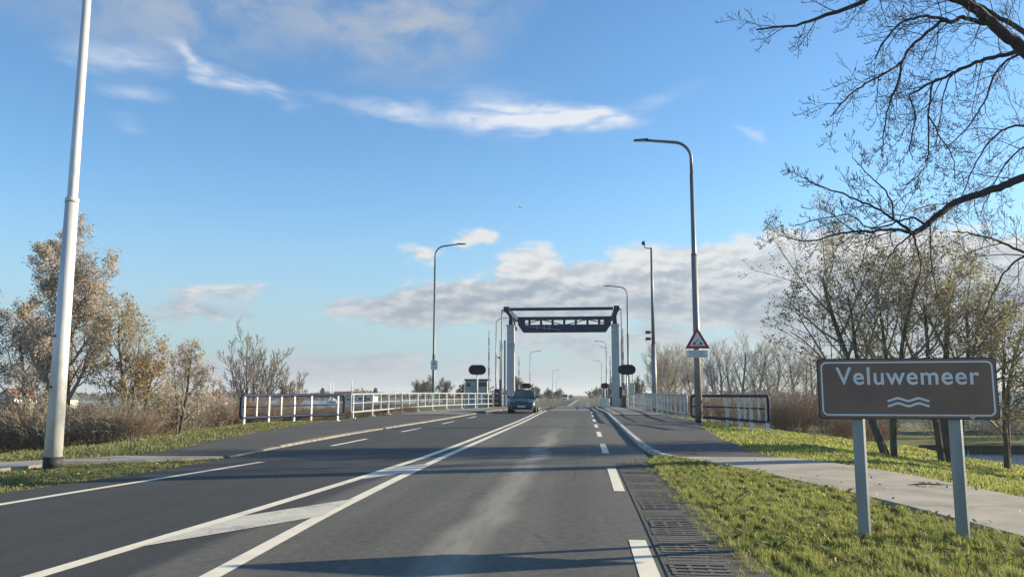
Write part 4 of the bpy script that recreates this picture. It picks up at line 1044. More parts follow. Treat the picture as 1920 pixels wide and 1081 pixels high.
# camera mast
cm = empty('camera_mast', (4.75, 56.0, 0.1))
MB().tube([(0, 0, -.2), (0, 0, 4.6)], [.19, .16], 12).build('lower_post', 'lamp_steel_low', cm)
MB().tube([(0, 0, 4.55), (0, 0, 8.0), (0, 0, 11.4)], [.125, .10, .07], 12).build('upper_post', 'lamp_steel', cm)
MB().tube([(0, 0, 11.35), (-.30, 0, 11.35), (-.46, 0, 11.45), (-.50, 0, 11.62)], .04, 8).build('bracket', 'lamp_steel', cm)
c_ = MB().lathe((-.52, 0, 11.62), [(0.01, -.02), (.13, .0), (.15, .10), (.12, .20), (.05, .26)], 12).build('camera_dome', 'lamp_head', cm)
for zz in (5.0, 5.45):
    h = MB(); h.box((-.36, -.05, zz), (.34, .16, .20)).tube([(0, 0, zz), (-.25, 0, zz)], .03, 6)
    h.build('loudspeaker', 'lamp_head', cm)
tag(cm, 'tall grey mast with camera on top and loudspeakers, behind the right railing', 'mast')

# ------------------------------------------------------------------ railings
def railing(name, pts, posts_t, bal_t, label, tube_m, H=1.2, ends=(True, True), foot=True, zoff=0.05, tube_r=0.048, ground=None, low=0.30):
    """pts: polyline in plan; closed rounded tube frame with mid rail, posts and balusters"""
    P = [Vector((x, yy, (ground(x, yy) if ground else pz(yy) + zoff))) for x, yy in pts]
    seg = [(P[i + 1] - P[i]).length for i in range(len(P) - 1)]; tot = sum(seg)
    def pos(s_):
        s_ = max(0, min(tot, s_))
        for i, L in enumerate(seg):
            if s_ <= L or i == len(seg) - 1: return P[i] + (P[i + 1] - P[i]) * (s_ / L)
            s_ -= L
    def tang(s_):
        d = pos(s_ + .05) - pos(s_ - .05); return math.atan2(d.y, d.x)
    root = empty(name, P[0])
    o = P[0]
    rc = 0.16
    n = max(6, int(tot / 1.5))
    def run(z, a, b): return [pos(a + (b - a) * k / n) - o + Vector((0, 0, z)) for k in range(n + 1)]
    def corner(s_, sg, z, up):
        out = []
        for k in range(1, 5):
            a = math.pi / 2 * k / 4
            out.append(pos(s_ + sg * rc * math.sin(a)) - o + Vector((0, 0, z - up * rc * (1 - math.cos(a)))))
        return out
    top = run(H, rc, tot - rc); bot = run(low, rc, tot - rc)[::-1]
    loop = top + corner(tot - rc, 1, H, 1) + [p for p in corner(tot - rc, 1, low, -1)[::-1]] + bot + corner(rc, -1, low, -1) + corner(rc, -1, H, 1)[::-1] + [top[0]]
    MB().tube(loop, tube_r, 8, cap=False).build('frame_tube', tube_m, root)
    MB().tube(run((H + low) / 2, 0.06, tot - 0.06), tube_r * .55, 6).build('mid_rail', tube_m, root)
    for s_ in posts_t:
        p = pos(s_ * tot) - o; a = tang(s_ * tot)
        b = MB(); b.box((p.x, p.y, p.z + H / 2 - 0.02), (0.085, 0.10, H - 0.03), a)
        b.build('post', 'rail_white', root)
        if foot: MB().box((p.x, p.y, p.z + 0.015), (0.16, 0.30, 0.035), a).build('foot_plate', 'rail_white', root)
    for s_ in bal_t:
        p = pos(s_ * tot) - o; a = tang(s_ * tot)
        MB().box((p.x, p.y, p.z + (H + low) / 2), (0.06, 0.07, H - low), a).build('baluster', 'rail_white', root)
    return tag(root, label, 'railing', 'railings of the bridge approach')
def even(n, a=0.0, b=1.0): return [a + (b - a) * i / (n - 1) for i in range(n)]
railing('railing', [(-14.75, 33.6), (-13.45, 37.0), (-11.85, 39.0)], [0.03, 0.27, 0.54, 0.70, 0.94], [0.15, 0.40], 'rounded navy end railing in the grass left of the road', 'rail_navy', H=1.25, ground=lambda x, y_: gz(x, y_) * .5 + .02, tube_r=0.068)
railing('railing', [(-11.7, 39.6), (-11.6, 45), (-11.6, 51), (-10.67, 60), (-9.0, 69), (-7.75, 75)], even(11, 0.01, 0.985), even(10, 0.058, 0.935), 'long white railing of the left cycle path towards the bridge', 'rail_grey', H=1.2, zoff=0.08)
railing('railing', [(6.5, 29.5), (5.77, 34.0), (5.62, 34.4), (4.68, 36.3)], [0.02, 0.24, 0.42, 0.62, 0.93], [0.13, 0.33], 'dark rounded end railing between the triangle post and brown bushes', 'rail_navy', H=1.22, ground=lambda x, y_: gz(x, y_) * .5 + .02, tube_r=0.058)
railing('railing', [(4.6, 37.4), (4.42, 44), (4.4, 52), (4.3, 62), (4.1, 77)], even(13, 0.01, 0.985), even(12, 0.05, 0.945), 'long white railing of the right cycle path towards the bridge', 'rail_grey', H=1.16, zoff=0.08)
railing('railing', [(1.95, 66), (1.7, 80), (1.7, 92)], even(12, .01, .99), even(11, .05, .95), 'low pale guard rail between road and right bridge tower', 'rail_white', H=0.75, zoff=0.08, foot=False, low=0.2)
railing('railing', [(-8.4, 79), (-8.8, 95), (-9.6, 108)], even(14, .01, .99), even(13, .045, .955), 'far white railing beyond the left bridge tower', 'rail_grey', H=1.15, zoff=0.0)
railing('railing', [(4.1, 79), (4.2, 95), (4.5, 108)], even(14, .01, .99), even(13, .045, .955), 'far white railing beyond the right bridge tower', 'rail_grey', H=1.15, zoff=0.0)

# ------------------------------------------------------------------ bridge portal with balance arms
bp = empty('drawbridge_portal', (-2.1, 77.0, 0.1))
TX = (-4.98, 5.03)
for k, tx in enumerate(TX):
    tw = MB(); w0, w1 = 0.37, 0.34
    tw.hexa([(tx - w0, -.45, -.3), (tx + w0, -.45, -.3), (tx + w0, .45, -.3), (tx - w0, .45, -.3), (tx - w1, -.36, 7.7), (tx + w1, -.36, 7.7), (tx + w1, .36, 7.7), (tx - w1, .36, 7.7)])
    t_ = tw.build('tower', 'tower_white' if k == 0 else 'tower_green', bp)
    MB().box((tx, 0, 7.78), (.80, .9, .14)).build('head_plate', 'tower_green', t_)
    for zz in (5.9, 7.1):
        MB().box((tx, -.39, zz), (.66, .03, .06)).build('flange', 'box_grey', t_)
    MB().hexa([(tx - .20, -.3, 7.85), (tx + .20, -.3, 7.85), (tx + .20, .3, 7.85), (tx - .20, .3, 7.85), (tx - .14, -.14, 8.75), (tx + .14, -.14, 8.75), (tx + .14, .14, 8.75), (tx - .14, .14, 8.75)]).build('pivot_bracket', 'bridge_navy', bp)
    MB().box((tx + (.6 if k else -.6), .1, 3.2), (.16, .16, 6.4)).build('cable_duct', 'box_grey', bp)
for k, tx in enumerate(TX):
    arm = MB()
    arm.prism([(-4.4, 8.74), (-4.4, 9.05), (0.5, 9.2), (7.6, 9.22), (7.6, 8.85), (0.4, 8.66)], 'x', tx - .17, tx + .17)
    arm.build('balance_arm', 'bridge_navy', bp)
    MB().tube([(tx, 2.2, 8.8), (tx, 6.4, 7.9)], .09, 6).build('strut', 'bridge_navy', bp)
    MB().box((tx, -4.35, 8.92), (.50, .5, .46)).build('arm_head', 'bridge_navy', bp)
    sx = tx + (.42 if k else -.42)
    MB().tube([(sx, -4.35, 8.85), (sx, -4.6, 0.0)], .06, 8).build('hanger_rod', 'box_grey', bp)
    MB().tube([(tx, -4.35, 8.85), (sx, -4.35, 8.85)], .06, 8).build('hanger_pin', 'bridge_navy', bp)
MB().box((0.02, -4.35, 8.92), (9.4, .34, .25)).build('tip_beam', 'bridge_navy', bp)
cw = empty('counterweight'); cw.parent = bp
xa, xb = TX[0] + .17, TX[1] - .17
lowbox = MB(); lowbox.hexa([(xa + .5, 6.2, 7.68), (xb - .5, 6.2, 7.68), (xb - .5, 7.6, 7.68), (xa + .5, 7.6, 7.68), (xa, 6.2, 8.42), (xb, 6.2, 8.42), (xb, 7.6, 8.42), (xa, 7.6, 8.42)])
lowbox.build('ballast_box', 'bridge_navy', cw)
MB().box(((xa + xb) / 2, 6.35, 9.13), (xb - xa, .3, .24)).build('top_chord', 'bridge_navy', cw)
MB().box(((xa + xb) / 2, 7.45, 9.13), (xb - xa, .3, .24)).build('top_chord', 'bridge_navy', cw)
nc = 9
for k in range(nc):
    xx = xa + (xb - xa) * k / (nc - 1)
    wdt = .75 if k in (0, nc - 1) else .24
    xx += (.37 if k == 0 else -.37 if k == nc - 1 else 0)
    MB().box((xx, 6.35, 8.72), (wdt, .24, .60)).build('frame_post', 'bridge_navy', cw)
for k in range(4):
    x0 = xa + (xb - xa) * (k / 4); x1 = xa + (xb - xa) * ((k + 1) / 4)
    if k % 2: x0, x1 = x1, x0
    MB().tube([(x0, 7.4, 8.45), (x1, 7.4, 9.05)], .05, 6).build('brace', 'bridge_navy', cw)
MB().tube([(xa + .8, 6.12, 8.28), (xa + 4.4, 6.12, 7.86)], .035, 6).build('handrail', 'rail_grey', cw)
for xx in (2.0, 2.75, 3.3):
    MB().box((xa + xx, 6.13, 8.13), (.06, .05, .42)).build('handrail_post', 'rail_grey', cw)
tag(bp, 'drawbridge portal with pale towers and dark blue counterweight over the road', 'bridge portal')

# ------------------------------------------------------------------ bridge signals
def boom(x, yy, H, label, sgn, base_z=0.1, h0=0.9):
    root = empty('barrier_boom', (x, yy, base_z))
    MB().box((0, .1, .55), (.5, .5, 1.1), bevel=.05).build('drive_housing', 'machine_dark', root)
    n = 9
    for k in range(n):
        z0 = h0 + (H - h0) * k / n; z1 = h0 + (H - h0) * (k + 1) / n
        r_ = .085 - .035 * k / n
        MB().box((sgn * .02, 0, (z0 + z1) / 2), (r_ * 1.5, r_, z1 - z0)).build('boom_stripe', 'boom_red' if k % 2 else 'sign_white', root)
    MB().box((sgn * .16, 0, .95), (.26, .16, .3)).build('pivot_arm', 'machine_dark', root)
    return tag(root, label, 'barrier', 'raised red and white barrier booms')
boom(-8.65, 72.5, 7.0, 'raised striped barrier boom beside the left dark capsule signal', -1)
boom(3.3, 70.0, 6.85, 'raised striped barrier boom above the right dark capsule signal', 1)
boom(-7.75, 95.0, 5.9, 'far raised boom seen inside the portal above the car', -1, -0.1)
boom(2.95, 95.0, 5.9, 'far raised boom seen beside the right bridge tower', 1, -0.1)

def capsule_sign(x, yy, zc, w, h, label, base_z=0.1, pole='rail_white', group='dark capsule shaped signals at the bridge'):
    root = empty('capsule_signal', (x, yy, base_z))
    def outline(w_, h_):
        r_ = h_ / 2; out = []
        for k in range(13):
            a = -math.pi / 2 + math.pi * k / 12; out.append((w_ / 2 - r_ + r_ * math.cos(a), zc - base_z + r_ * math.sin(a)))
        for k in range(13):
            a = math.pi / 2 + math.pi * k / 12; out.append((-w_ / 2 + r_ + r_ * math.cos(a), zc - base_z + r_ * math.sin(a)))
        return out
    MB().prism(outline(w, h), 'y', -.02, .16).build('signal_board', 'matrix_black', root)
    MB().prism(outline(w * .92, h * .85), 'y', -.03, -.018).build('display_face', 'matrix_black', root)
    MB().tube([(0, .1, -.2), (0, .1, zc - base_z)], .065, 10).build('pole', pole, root)
    for sx in (-.25, .25):
        MB().box((sx, .18, zc - base_z), (.06, .05, h * .8)).build('mounting_bar', 'box_grey', root)
    return tag(root, label, 'signal', group)
capsule_sign(-9.22, 68.6, 3.4, 1.5, .84, 'dark capsule signal on a white pole in front of the cabin')
capsule_sign(3.55, 68.6, 3.38, 1.48, .84, 'dark capsule signal right of the right bridge tower')
capsule_sign(-7.05, 97.0, 2.35, 1.15, .62, 'small far capsule signal just above the car roof', -0.1)
capsule_sign(2.35, 97.0, 2.35, .95, .62, 'small far capsule signal inside the portal at right', -0.1)

def traffic_light(x, yy, zc, label, base_z, rz):
    root = empty('traffic_light', (x, yy, base_z), rz)
    MB().tube([(0, 0, -.2), (0, 0, zc - base_z + .5)], .05, 8).build('pole', 'lamp_steel', root)
    MB().box((0, -.12, zc - base_z), (.30, .16, .95), bevel=.03).build('housing', 'lamp_head', root)
    for k in range(3):
        z_ = zc - base_z + (k - 1) * .30
        l_ = MB().lathe((0, -.2, z_), [(.0, 0), (.10, 0.0), (.11, -.02)], 12, 'y').build('lens', 'car_trim', root)
        v = MB(); n = 10; pr = []
        vs = [(.125 * math.cos(math.pi * i / (n - 1)), yy_, z_ + .125 * math.sin(math.pi * i / (n - 1))) for yy_ in (-.2, -.42) for i in range(n)]
        v.add(vs, [(i, i + 1, n + i + 1, n + i) for i in range(n - 1)], True); v.build('visor', 'lamp_head', l_)
    return tag(root, label, 'traffic light', 'traffic lights at the bridge')
traffic_light(-10.85, 71.5, 1.68, 'dark traffic light left of the small cabin', 0.1, R(-35))
traffic_light(2.95, 68.0, 1.45, 'dark traffic light at the foot of the right bridge tower', 0.1, R(10))

# pale operating cabin
cb = empty('bridge_cabin', (-10.75, 80.5, -0.2)); cb.scale = (1.16, 1.16, 1.14)
MB().box((0, 0, 1.25), (1.9, 1.8, 2.5)).build('wall', 'cabin_wall', cb)
MB().box((0, 0, 2.58), (2.06, 1.98, .16)).build('roof', 'cabin_trim', cb)
MB().box((.42, -.92, 2.18), (.92, .05, .34)).build('window', 'cabin_trim', cb)
MB().box((-.70, -.92, 2.18), (.36, .05, .30)).build('window', 'cabin_trim', cb)
d_ = MB().box((-.18, -.92, 1.1), (.62, .05, 2.0)).build('door', 'box_grey', cb)
MB().box((.06, -.96, 1.1), (.05, .04, .16)).build('handle', 'car_trim', d_)
for xx in (.36, .78):
    MB().box((xx, -.915, 1.0), (.03, .03, 1.9)).build('cladding_seam', 'box_grey', cb)
tag(cb, 'pale green cabin with dark roof behind the left railing', 'cabin')
# slender pole and dark machinery left of the tower
pl = empty('antenna_pole', (-7.75, 73.5, 0.1)); pl.scale = (1, 1, 1.17)
MB().tube([(0, 0, -.1), (0, 0, 2.2)], .08, 8).build('lower_pole', 'machine_dark', pl)
MB().tube([(0, 0, 2.2), (0, 0, 5.3)], .045, 8).build('upper_pole', 'lamp_steel', pl)
MB().box((-.14, 0, 3.9), (.24, .12, .12)).build('camera_box', 'lamp_head', pl)
tag(pl, 'slender dark pole with small camera between barrier boom and left tower', 'pole')
mc = empty('machinery_cabinet', (-8.05, 74.0, 0.1))
MB().box((0, 0, .85), (.55, .5, 1.7), bevel=.04).build('housing', 'machine_dark', mc)
MB().box((0, -.27, 1.1), (.4, .02, .9)).build('door', 'lamp_head', mc)
tag(mc, 'dark machinery cabinet at the foot of the slender pole', 'cabinet')
gc = empty('grey_cabinet', (3.85, 69.5, 0.15)); gc.scale = (1.15, 1.15, 1.15)
MB().box((0, 0, 1.42), (.66, .35, .85), bevel=.02).build('housing', 'box_grey', gc)
for sx in (-.2, .2):
    MB().tube([(sx, 0.02, -.1), (sx, 0.02, 2.7)], .045, 8).build('leg', 'rail_white', gc)
MB().box((0, -.19, 1.42), (.56, .02, .74)).build('door', 'cabin_wall', gc)
tag(gc, 'grey cabinet on two white poles below the right capsule signal', 'cabinet')

# ------------------------------------------------------------------ warning triangle and square sign
ws = empty('warning_sign', (4.70, 33.98, 3.17))
tri = lambda s_, z0: [(-.5 * s_, z0), (.5 * s_, z0), (0, z0 + .88 * s_)]
MB().prism(tri(1.02, 0.0), 'y', 0, .03).build('red_triangle', 'sign_red', ws)
MB().prism(tri(.66, 0.11), 'y', -.004, -.001).build('white_field', 'sign_white', ws)
pg = MB()
pg.prism([(-.20, .16), (-.09, .16), (-.09, .24), (-.12, .27), (-.17, .22)], 'y', -.008, -.0045)
pg.prism([(.09, .16), (.21, .16), (.17, .24), (.10, .29)], 'y', -.008, -.0045)
pg.prism([(-.12, .25), (-.09, .23), (.06, .37), (.04, .40)], 'y', -.008, -.0045)
pg.prism([(-.085, .155), (.085, .155), (.085, .175), (-.085, .175)], 'y', -.008, -.0045)
pg.build('pictogram', 'sign_black', ws)
for zz in (.15, .45): MB().box((0, .06, zz), (.30, .06, .04)).build('clamp', 'lamp_steel', ws)
tag(ws, 'red warning triangle with opening bridge pictogram on the tall lamp', 'sign')
sp = empty('text_plate', (4.68, 33.98, 2.80))
MB().box((0, .012, .15), (.86, .024, .30)).build('plate', 'sign_white', sp)
tx_ = MB()
for zz, ww in ((.235, .66), (.15, .58), (.065, .70)):
    x0 = -ww / 2; rnd = random.Random(int(zz * 1000))
    while x0 < ww / 2 - .03:
        l_ = rnd.uniform(.04, .12); tx_.prism([(x0, zz - .018), (min(x0 + l_, ww / 2), zz - .018), (min(x0 + l_, ww / 2), zz + .018), (x0, zz + .018)], 'y', -.004, -.001); x0 += l_ + .02
tx_.build('small_print', 'box_grey', sp)
tag(sp, 'white text plate under the warning triangle', 'sign')
sq = empty('square_sign', (-10.93, 57.82, 3.08))
MB().box((0, .012, .33), (.52, .024, .66)).build('plate', 'sign_white', sq)
f_ = MB()
for a in ((-.24, .24, .63, .655), (-.24, .24, .005, .03)):
    f_.prism([(a[0], a[2]), (a[1], a[2]), (a[1], a[3]), (a[0], a[3])], 'y', -.003, -.001)
f_.build('red_border', 'sign_red', sq)
p2 = MB()
p2.tube([(-.10, -.006, .30), (-.06, -.006, .50), (.02, -.006, .47), (.08, -.006, .42), (.05, -.006, .34), (.12, -.006, .31)], .026, 5)
p2.lathe((-.05, -.006, .54), [(0.001, 0), (.04, 0), (.04, .004), (.001, .004)], 10, 'y')
p2.build('pictogram', 'sign_black', sq)
p3 = MB()
for x0 in (-.17, -.09, 0.0, .09): p3.prism([(x0, .13), (x0 + .07, .13), (x0 + .07, .18), (x0, .18)], 'y', -.004, -.001)
p3.build('caption', 'sign_red', sq)
tag(sq, 'small white square sign with black pictogram on the slim left lamp', 'sign')

# ------------------------------------------------------------------ brown place name sign
def place_sign():
    root = empty('place_sign', (2.87, 7.53, 0.0), R(-8.0))
    w, h, z0 = 1.49, 0.545, 1.035
    def rrect(w_, h_, r_, zc):
        out = []
        for cx, cz, a0 in ((w_ / 2 - r_, h_ / 2 - r_, 0), (-w_ / 2 + r_, h_ / 2 - r_, 90), (-w_ / 2 + r_, -h_ / 2 + r_, 180), (w_ / 2 - r_, -h_ / 2 + r_, 270)):
            for k in range(6):
                a = R(a0 + 18 * k); out.append((cx + r_ * math.cos(a), zc + cz + r_ * math.sin(a)))
        return out
    zc = z0 + h / 2
    panel = MB().prism(rrect(w, h, .035, zc), 'y', 0.0, .035).build('panel', 'sign_edge', root)
    MB().prism(rrect(w - .018, h - .018, .032, zc), 'y', -.0035, .001).build('face', 'sign_brown', panel)
    a = rrect(w - .06, h - .06, .05, zc); b = rrect(w - .088, h - .088, .038, zc); n = len(a)
    br = MB(); br.add([(x, -.005, z) for x, z in a] + [(x, -.005, z) for x, z in b], [(i, (i + 1) % n, n + (i + 1) % n, n + i) for i in range(n)])
    br.build('border_line', 'sign_white', panel)
    # lettering
    cu = bpy.data.curves.new('lettering', 'FONT'); cu.body = 'Veluwemeer'; cu.size = 0.2; cu.offset = 0.0026; cu.space_character = 1.10; cu.align_x = 'CENTER'; cu.extrude = 0.0006
    to = bpy.data.objects.new('lettering_source', cu); COL.objects.link(to)
    bpy.context.view_layer.update()
    me = bpy.data.meshes.new_from_object(to.evaluated_get(bpy.context.evaluated_depsgraph_get()))
    bpy.data.objects.remove(to)
    xs = [v.co.x for v in me.vertices]; ys = [v.co.y for v in me.vertices]
    sx = 1.19 / (max(xs) - min(xs)); cx = (max(xs) + min(xs)) / 2; sy = 0.155 / max(ys)
    for v in me.vertices:
        x, y_, z = v.co; v.co = ((x - cx) * sx + 0.008, -.0062 - z, zc + 0.038 + y_ * sy)
    me.materials.clear(); me.materials.append(MATS['sign_white'])
    link('lettering', me, panel)
    wv = MB()
    for zz in (-.098, -.143):
        m = 24; top = []; bot = []
        for k in range(m + 1):
            t = k / m; x = -.160 + .345 * t; z = zc + zz + .012 * -math.cos(t * 4 * math.pi) * -1 * -1
            top.append((x, -.0062, z + .0105)); bot.append((x, -.0062, z - .0105))
        wv.add(top + bot, [(i, i + 1, m + 1 + i + 1, m + 1 + i) for i in range(m)])
    wv.build('wave_symbol', 'sign_white', panel)
    MB().lathe((.525, -.012, zc - h / 2 + .028), [(0.001, 0), (.022, 0), (.024, .01)], 10, 'y').build('bolt', 'plate_pale', panel)
    for sx in (-.40, .405):
        p = MB(); p.box((sx, .075, .46), (.105, .078, 1.45), bevel=.022)
        po = p.build('post', 'sign_post', root)
        MB().box((sx, .075, 1.19), (.098, .070, .012)).build('post_cap', 'sign_post', po)
    for zz in (z0 + .10, z0 + h - .10):
        MB().box((0, .042, zz), (1.2, .02, .04)).build('back_rail', 'sign_post', root)
    tag(root, 'brown place name sign reading Veluwemeer on two grey posts', 'sign')
place_sign()

# ------------------------------------------------------------------ oncoming car
def car():
    root = empty('car', (-4.09, 52.0, 0.09), R(0))
    # stations along y (0 = front bumper, towards +y = rear): y, half width, bottom, side top z, top z at the centre
    st = [(0.00, .62, .30, .58, .60), (0.06, .78, .22, .66, .69), (0.28, .86, .19, .76, .80), (0.75, .90, .19, .86, .92), (1.20, .915, .20, .94, 1.0), (2.2, .92, .20, .97, 1.0), (3.3, .915, .20, .99, 1.02), (3.95, .88, .24, .98, 1.02), (4.25, .78, .32, .90, .94), (4.32, .66, .40, .80, .82)]
    V = []; F = []; m = 11
    for y, w, zb, zs, zt in st:
        half = [(w * .80, zb), (w * .97, zb + .10), (w, (zb + zs) * .5), (w * .965, zs - .03), (w * .88, zs + .01)]
        ring = [(x, z) for x, z in half] + [(0, zt)] + [(-x, z) for x, z in half[::-1]]
        V += [(x, y, z) for x, z in ring]
    for i in range(len(st) - 1):
        for k in range(m - 1):
            a = i * m + k; F.append((a, a + 1, a + m + 1, a + m))
        F.append((i * m + m - 1, i * m, (i + 1) * m, (i + 1) * m + m - 1))
    F.append(tuple(range(m))[::-1]); F.append(tuple(range((len(st) - 1) * m, len(st) * m)))
    b = MB(); b.add(V, F, True); body = b.build('body', 'car_paint', root)
    # greenhouse: roof shell with pillars
    def P(x, y, z): return (x, y, z)
    A0, A1 = (.78, 1.12, .985), (.56, 1.92, 1.475)
    B1, B0 = (.55, 3.35, 1.475), (.74, 4.12, 1.0)
    r = MB()
    r.hexa([(-A1[0], A1[1], 1.44), (A1[0], A1[1], 1.44), (B1[0], B1[1], 1.44), (-B1[0], B1[1], 1.44), (-A1[0] + .06, A1[1] + .06, 1.505), (A1[0] - .06, A1[1] + .06, 1.505), (B1[0] - .05, B1[1] - .05, 1.50), (-B1[0] + .05, B1[1] - .05, 1.50)])
    r.build('roof', 'car_paint', root)
    for s in (-1, 1):
        p = MB(); p.tube([(s * A0[0], A0[1], A0[2]), (s * .67, 1.5, 1.24), (s * A1[0], A1[1], 1.46)], .038, 6); p.tube([(s * .755, 2.55, .98), (s * .555, 2.5, 1.46)], .035, 6)
        p.tube([(s * B0[0], B0[1], B0[2]), (s * B1[0], B1[1], 1.46)], .06, 6); p.tube([(s * A1[0], A1[1], 1.465), (s * B1[0], B1[1], 1.465)], .03, 6)
        p.build('pillar', 'car_paint', root)
        g = MB(); g.add([(s * .77, 1.2, .985), (s * .555, 1.95, 1.45), (s * .545, 3.32, 1.45), (s * .735, 4.0, 1.0)], [(0, 1, 2, 3) if s > 0 else (3, 2, 1, 0)]); g.build('side_window', 'car_glass', root)
        mi = MB(); mi.box((s * .98, 1.38, 1.03), (.17, .12, .13), bevel=.04); mi.tube([(s * .82, 1.38, .99), (s * .95, 1.38, 1.0)], .03, 6); mi.build('mirror', 'car_trim', root)
        h = MB(); h.hexa([(s * .46, .075, .64), (s * .80, .17, .66), (s * .82, .26, .66), (s * .48, .2, .64), (s * .44, .13, .73), (s * .81, .27, .775), (s * .83, .36, .77), (s * .46, .25, .74)]); h.build('headlight', 'headlamp', root)
        fl = MB().lathe((s * .62, .035, .36), [(.0, -.0), (.075, -.01), (.085, .03)], 10, 'y').build('fog_light', 'headlamp', root)
        for yy in (.78, 3.42):
            w = empty('wheel'); w.parent = root; w.location = (s * .82, yy, .33)
            MB().lathe((0, 0, 0), [(.20, -.10), (.30, -.11), (.33, -.08), (.33, .08), (.30, .11), (.20, .10)], 20, 'x').build('tyre', 'black_rubber', w)
            MB().lathe((0, 0, 0), [(.02, s * .09), (.06, s * .10), (.19, s * .085), (.205, s * .10)], 20, 'x').build('rim', 'alloy', w)
            ar = MB().lathe((s * .835, yy, .33), [(.36, -.02), (.40, -.02), (.40, .085 if s > 0 else -.085), (.355, .085 if s > 0 else -.085)], 20, 'x').build('wheel_arch', 'car_trim', root)
    MB().add([(-.74, 1.16, 1.0), (.74, 1.16, 1.0), (.55, 1.93, 1.46), (-.55, 1.93, 1.46)], [(0, 1, 2, 3)]).build('windscreen', 'car_glass', root)
    MB().add([(.70, 4.1, 1.02), (-.70, 4.1, 1.02), (-.53, 3.4, 1.46), (.53, 3.4, 1.46)], [(0, 1, 2, 3)]).build('rear_window', 'car_glass', root)
    MB().hexa([(-.42, -.012, .42), (.42, -.012, .42), (.42, .10, .42), (-.42, .10, .42), (-.46, .035, .61), (.46, .035, .61), (.46, .12, .61), (-.46, .12, .61)]).build('grille', 'car_trim', root)
    MB().hexa([(-.52, .0, .24), (.52, .0, .24), (.52, .10, .24), (-.52, .10, .24), (-.50, -.018, .36), (.50, -.018, .36), (.50, .10, .36), (-.50, .10, .36)]).build('air_intake', 'car_trim', root)
    MB().box((0, -.03, .43), (.52, .02, .11)).build('number_plate', 'plate_pale', root)
    MB().box((0, .05, .21), (1.1, .12, .03)).build('bumper_lip', 'alloy', root)
    for s in (-.3, .3): MB().box((s, 2.3, 1.12), (.40, .12, .56), bevel=.05).build('seat', 'car_trim', root)
    tag(root, 'dark teal hatchback driving towards the camera in the left lane', 'car')
car()

# pale boxy vehicle far down the road
def van(x, yy, z0, label):
    root = empty('van', (x, yy, z0))
    b = MB(); b.prism([(0, .35), (0, 1.0), (.75, 1.15), (1.25, 2.2), (5.2, 2.3), (5.3, .35)], 'x', -.95, .95); b.build('body', 'pale_paint', root)
    MB().add([(-.85, .72, 1.2), (.85, .72, 1.2), (.8, 1.2, 2.12), (-.8, 1.2, 2.12)], [(0, 1, 2, 3)]).build('windscreen', 'car_glass', root)
    MB().box((0, -.02, .75), (1.2, .04, .25)).build('grille', 'car_trim', root)
    for s in (-1, 1):
        MB().box((s * .72, -.02, .85), (.3, .04, .18)).build('headlight', 'headlamp', root)
        for wy in (.9, 4.2):
            MB().lathe((s * .85, wy, .35), [(.02, -.1), (.35, -.1), (.35, .1), (.02, .1)], 14, 'x').build('wheel', 'black_rubber', root)
    return tag(root, label, 'van')
van(-6.6, 265, pz(265), 'pale boxy van far down the road beyond the bridge')
mp = empty('marker_post', (1.55, 112, pz(112)))
MB().box((0, 0, .5), (.12, .08, 1.0)).build('post', 'rail_white', mp)
MB().box((0, -.045, .8), (.08, .01, .18)).build('reflector', 'sign_red', mp)
tag(mp, 'small white marker post at the right road edge beyond the bridge', 'post')
cbk = empty('concrete_block', (-7.3, 118, pz(118) - .1))
MB().hexa([(-.5, -.4, 0), (.5, -.4, 0), (.5, .4, 0), (-.5, .4, 0), (-.4, -.25, .9), (.4, -.25, .9), (.4, .25, .9), (-.4, .25, .9)]).build('block', 'house_white', cbk)
MB().box((0, -.34, .45), (.5, .02, .12)).build('recess', 'old_kerb', cbk)
tag(cbk, 'pale concrete block beside the road just right of the car', 'block')

# ------------------------------------------------------------------ far shore: boats and houses
def boat(x, yy, mast_h, L, label, rz=0.3):
    root = empty('sailing_boat', (x, yy, -1.2), rz)
    n = 9; V = []; F = []
    for i in range(n):
        t = i / (n - 1); w = L * .16 * math.sin(math.pi * min(1, .25 + .75 * t) * .98) ** .8 if t < 1 else .02
        y_ = -L / 2 + L * (1 - t); sheer = .75 + .25 * (abs(t - .4)) ** 2
        V += [(-w, y_, sheer), (-w * .75, y_, .1), (0, y_, -.3), (w * .75, y_, .1), (w, y_, sheer)]
    for i in range(n - 1):
        for k in range(4):
            a = i * 5 + k; F.append((a, a + 1, a + 6, a + 5))
        F.append((i * 5 + 4, i * 5, i * 5 + 5, i * 5 + 9))
    MB().add(V, F, True).build('hull', 'pale_paint', root)
    MB().hexa([(-.55, -L * .18, .75), (.55, -L * .18, .75), (.45, L * .15, .75), (-.45, L * .15, .75), (-.4, -L * .15, 1.25), (.4, -L * .15, 1.25), (.3, L * .1, 1.2), (-.3, L * .1, 1.2)]).build('cabin', 'pale_paint', root)
    m_ = MB().tube([(0, L * .12, .6), (0, L * .12, mast_h)], [.17, .12], 8).build('mast', 'pale_paint', root)
    MB().tube([(0, L * .12, 1.8), (0, -L * .32, 1.7)], .14, 8).build('boom_cover', 'sail_cover', root)
    for sx in (-.5, .5): MB().tube([(sx, L * .1, .8), (0, L * .12, mast_h * .95)], .02, 4).build('shroud', 'rail_grey', root)
    return tag(root, label, 'boat', 'moored sailing boats on the far left shore')
boat(-80.0, 248, 6.7, 8, 'moored sailing boat with the leftmost of the two close white masts')
boat(-78.2, 246, 6.3, 8, 'moored sailing boat with the right of the two close white masts', 0.5)
boat(-72.5, 246, 7.0, 9, 'moored sailing boat with the single tall white mast', 0.2)

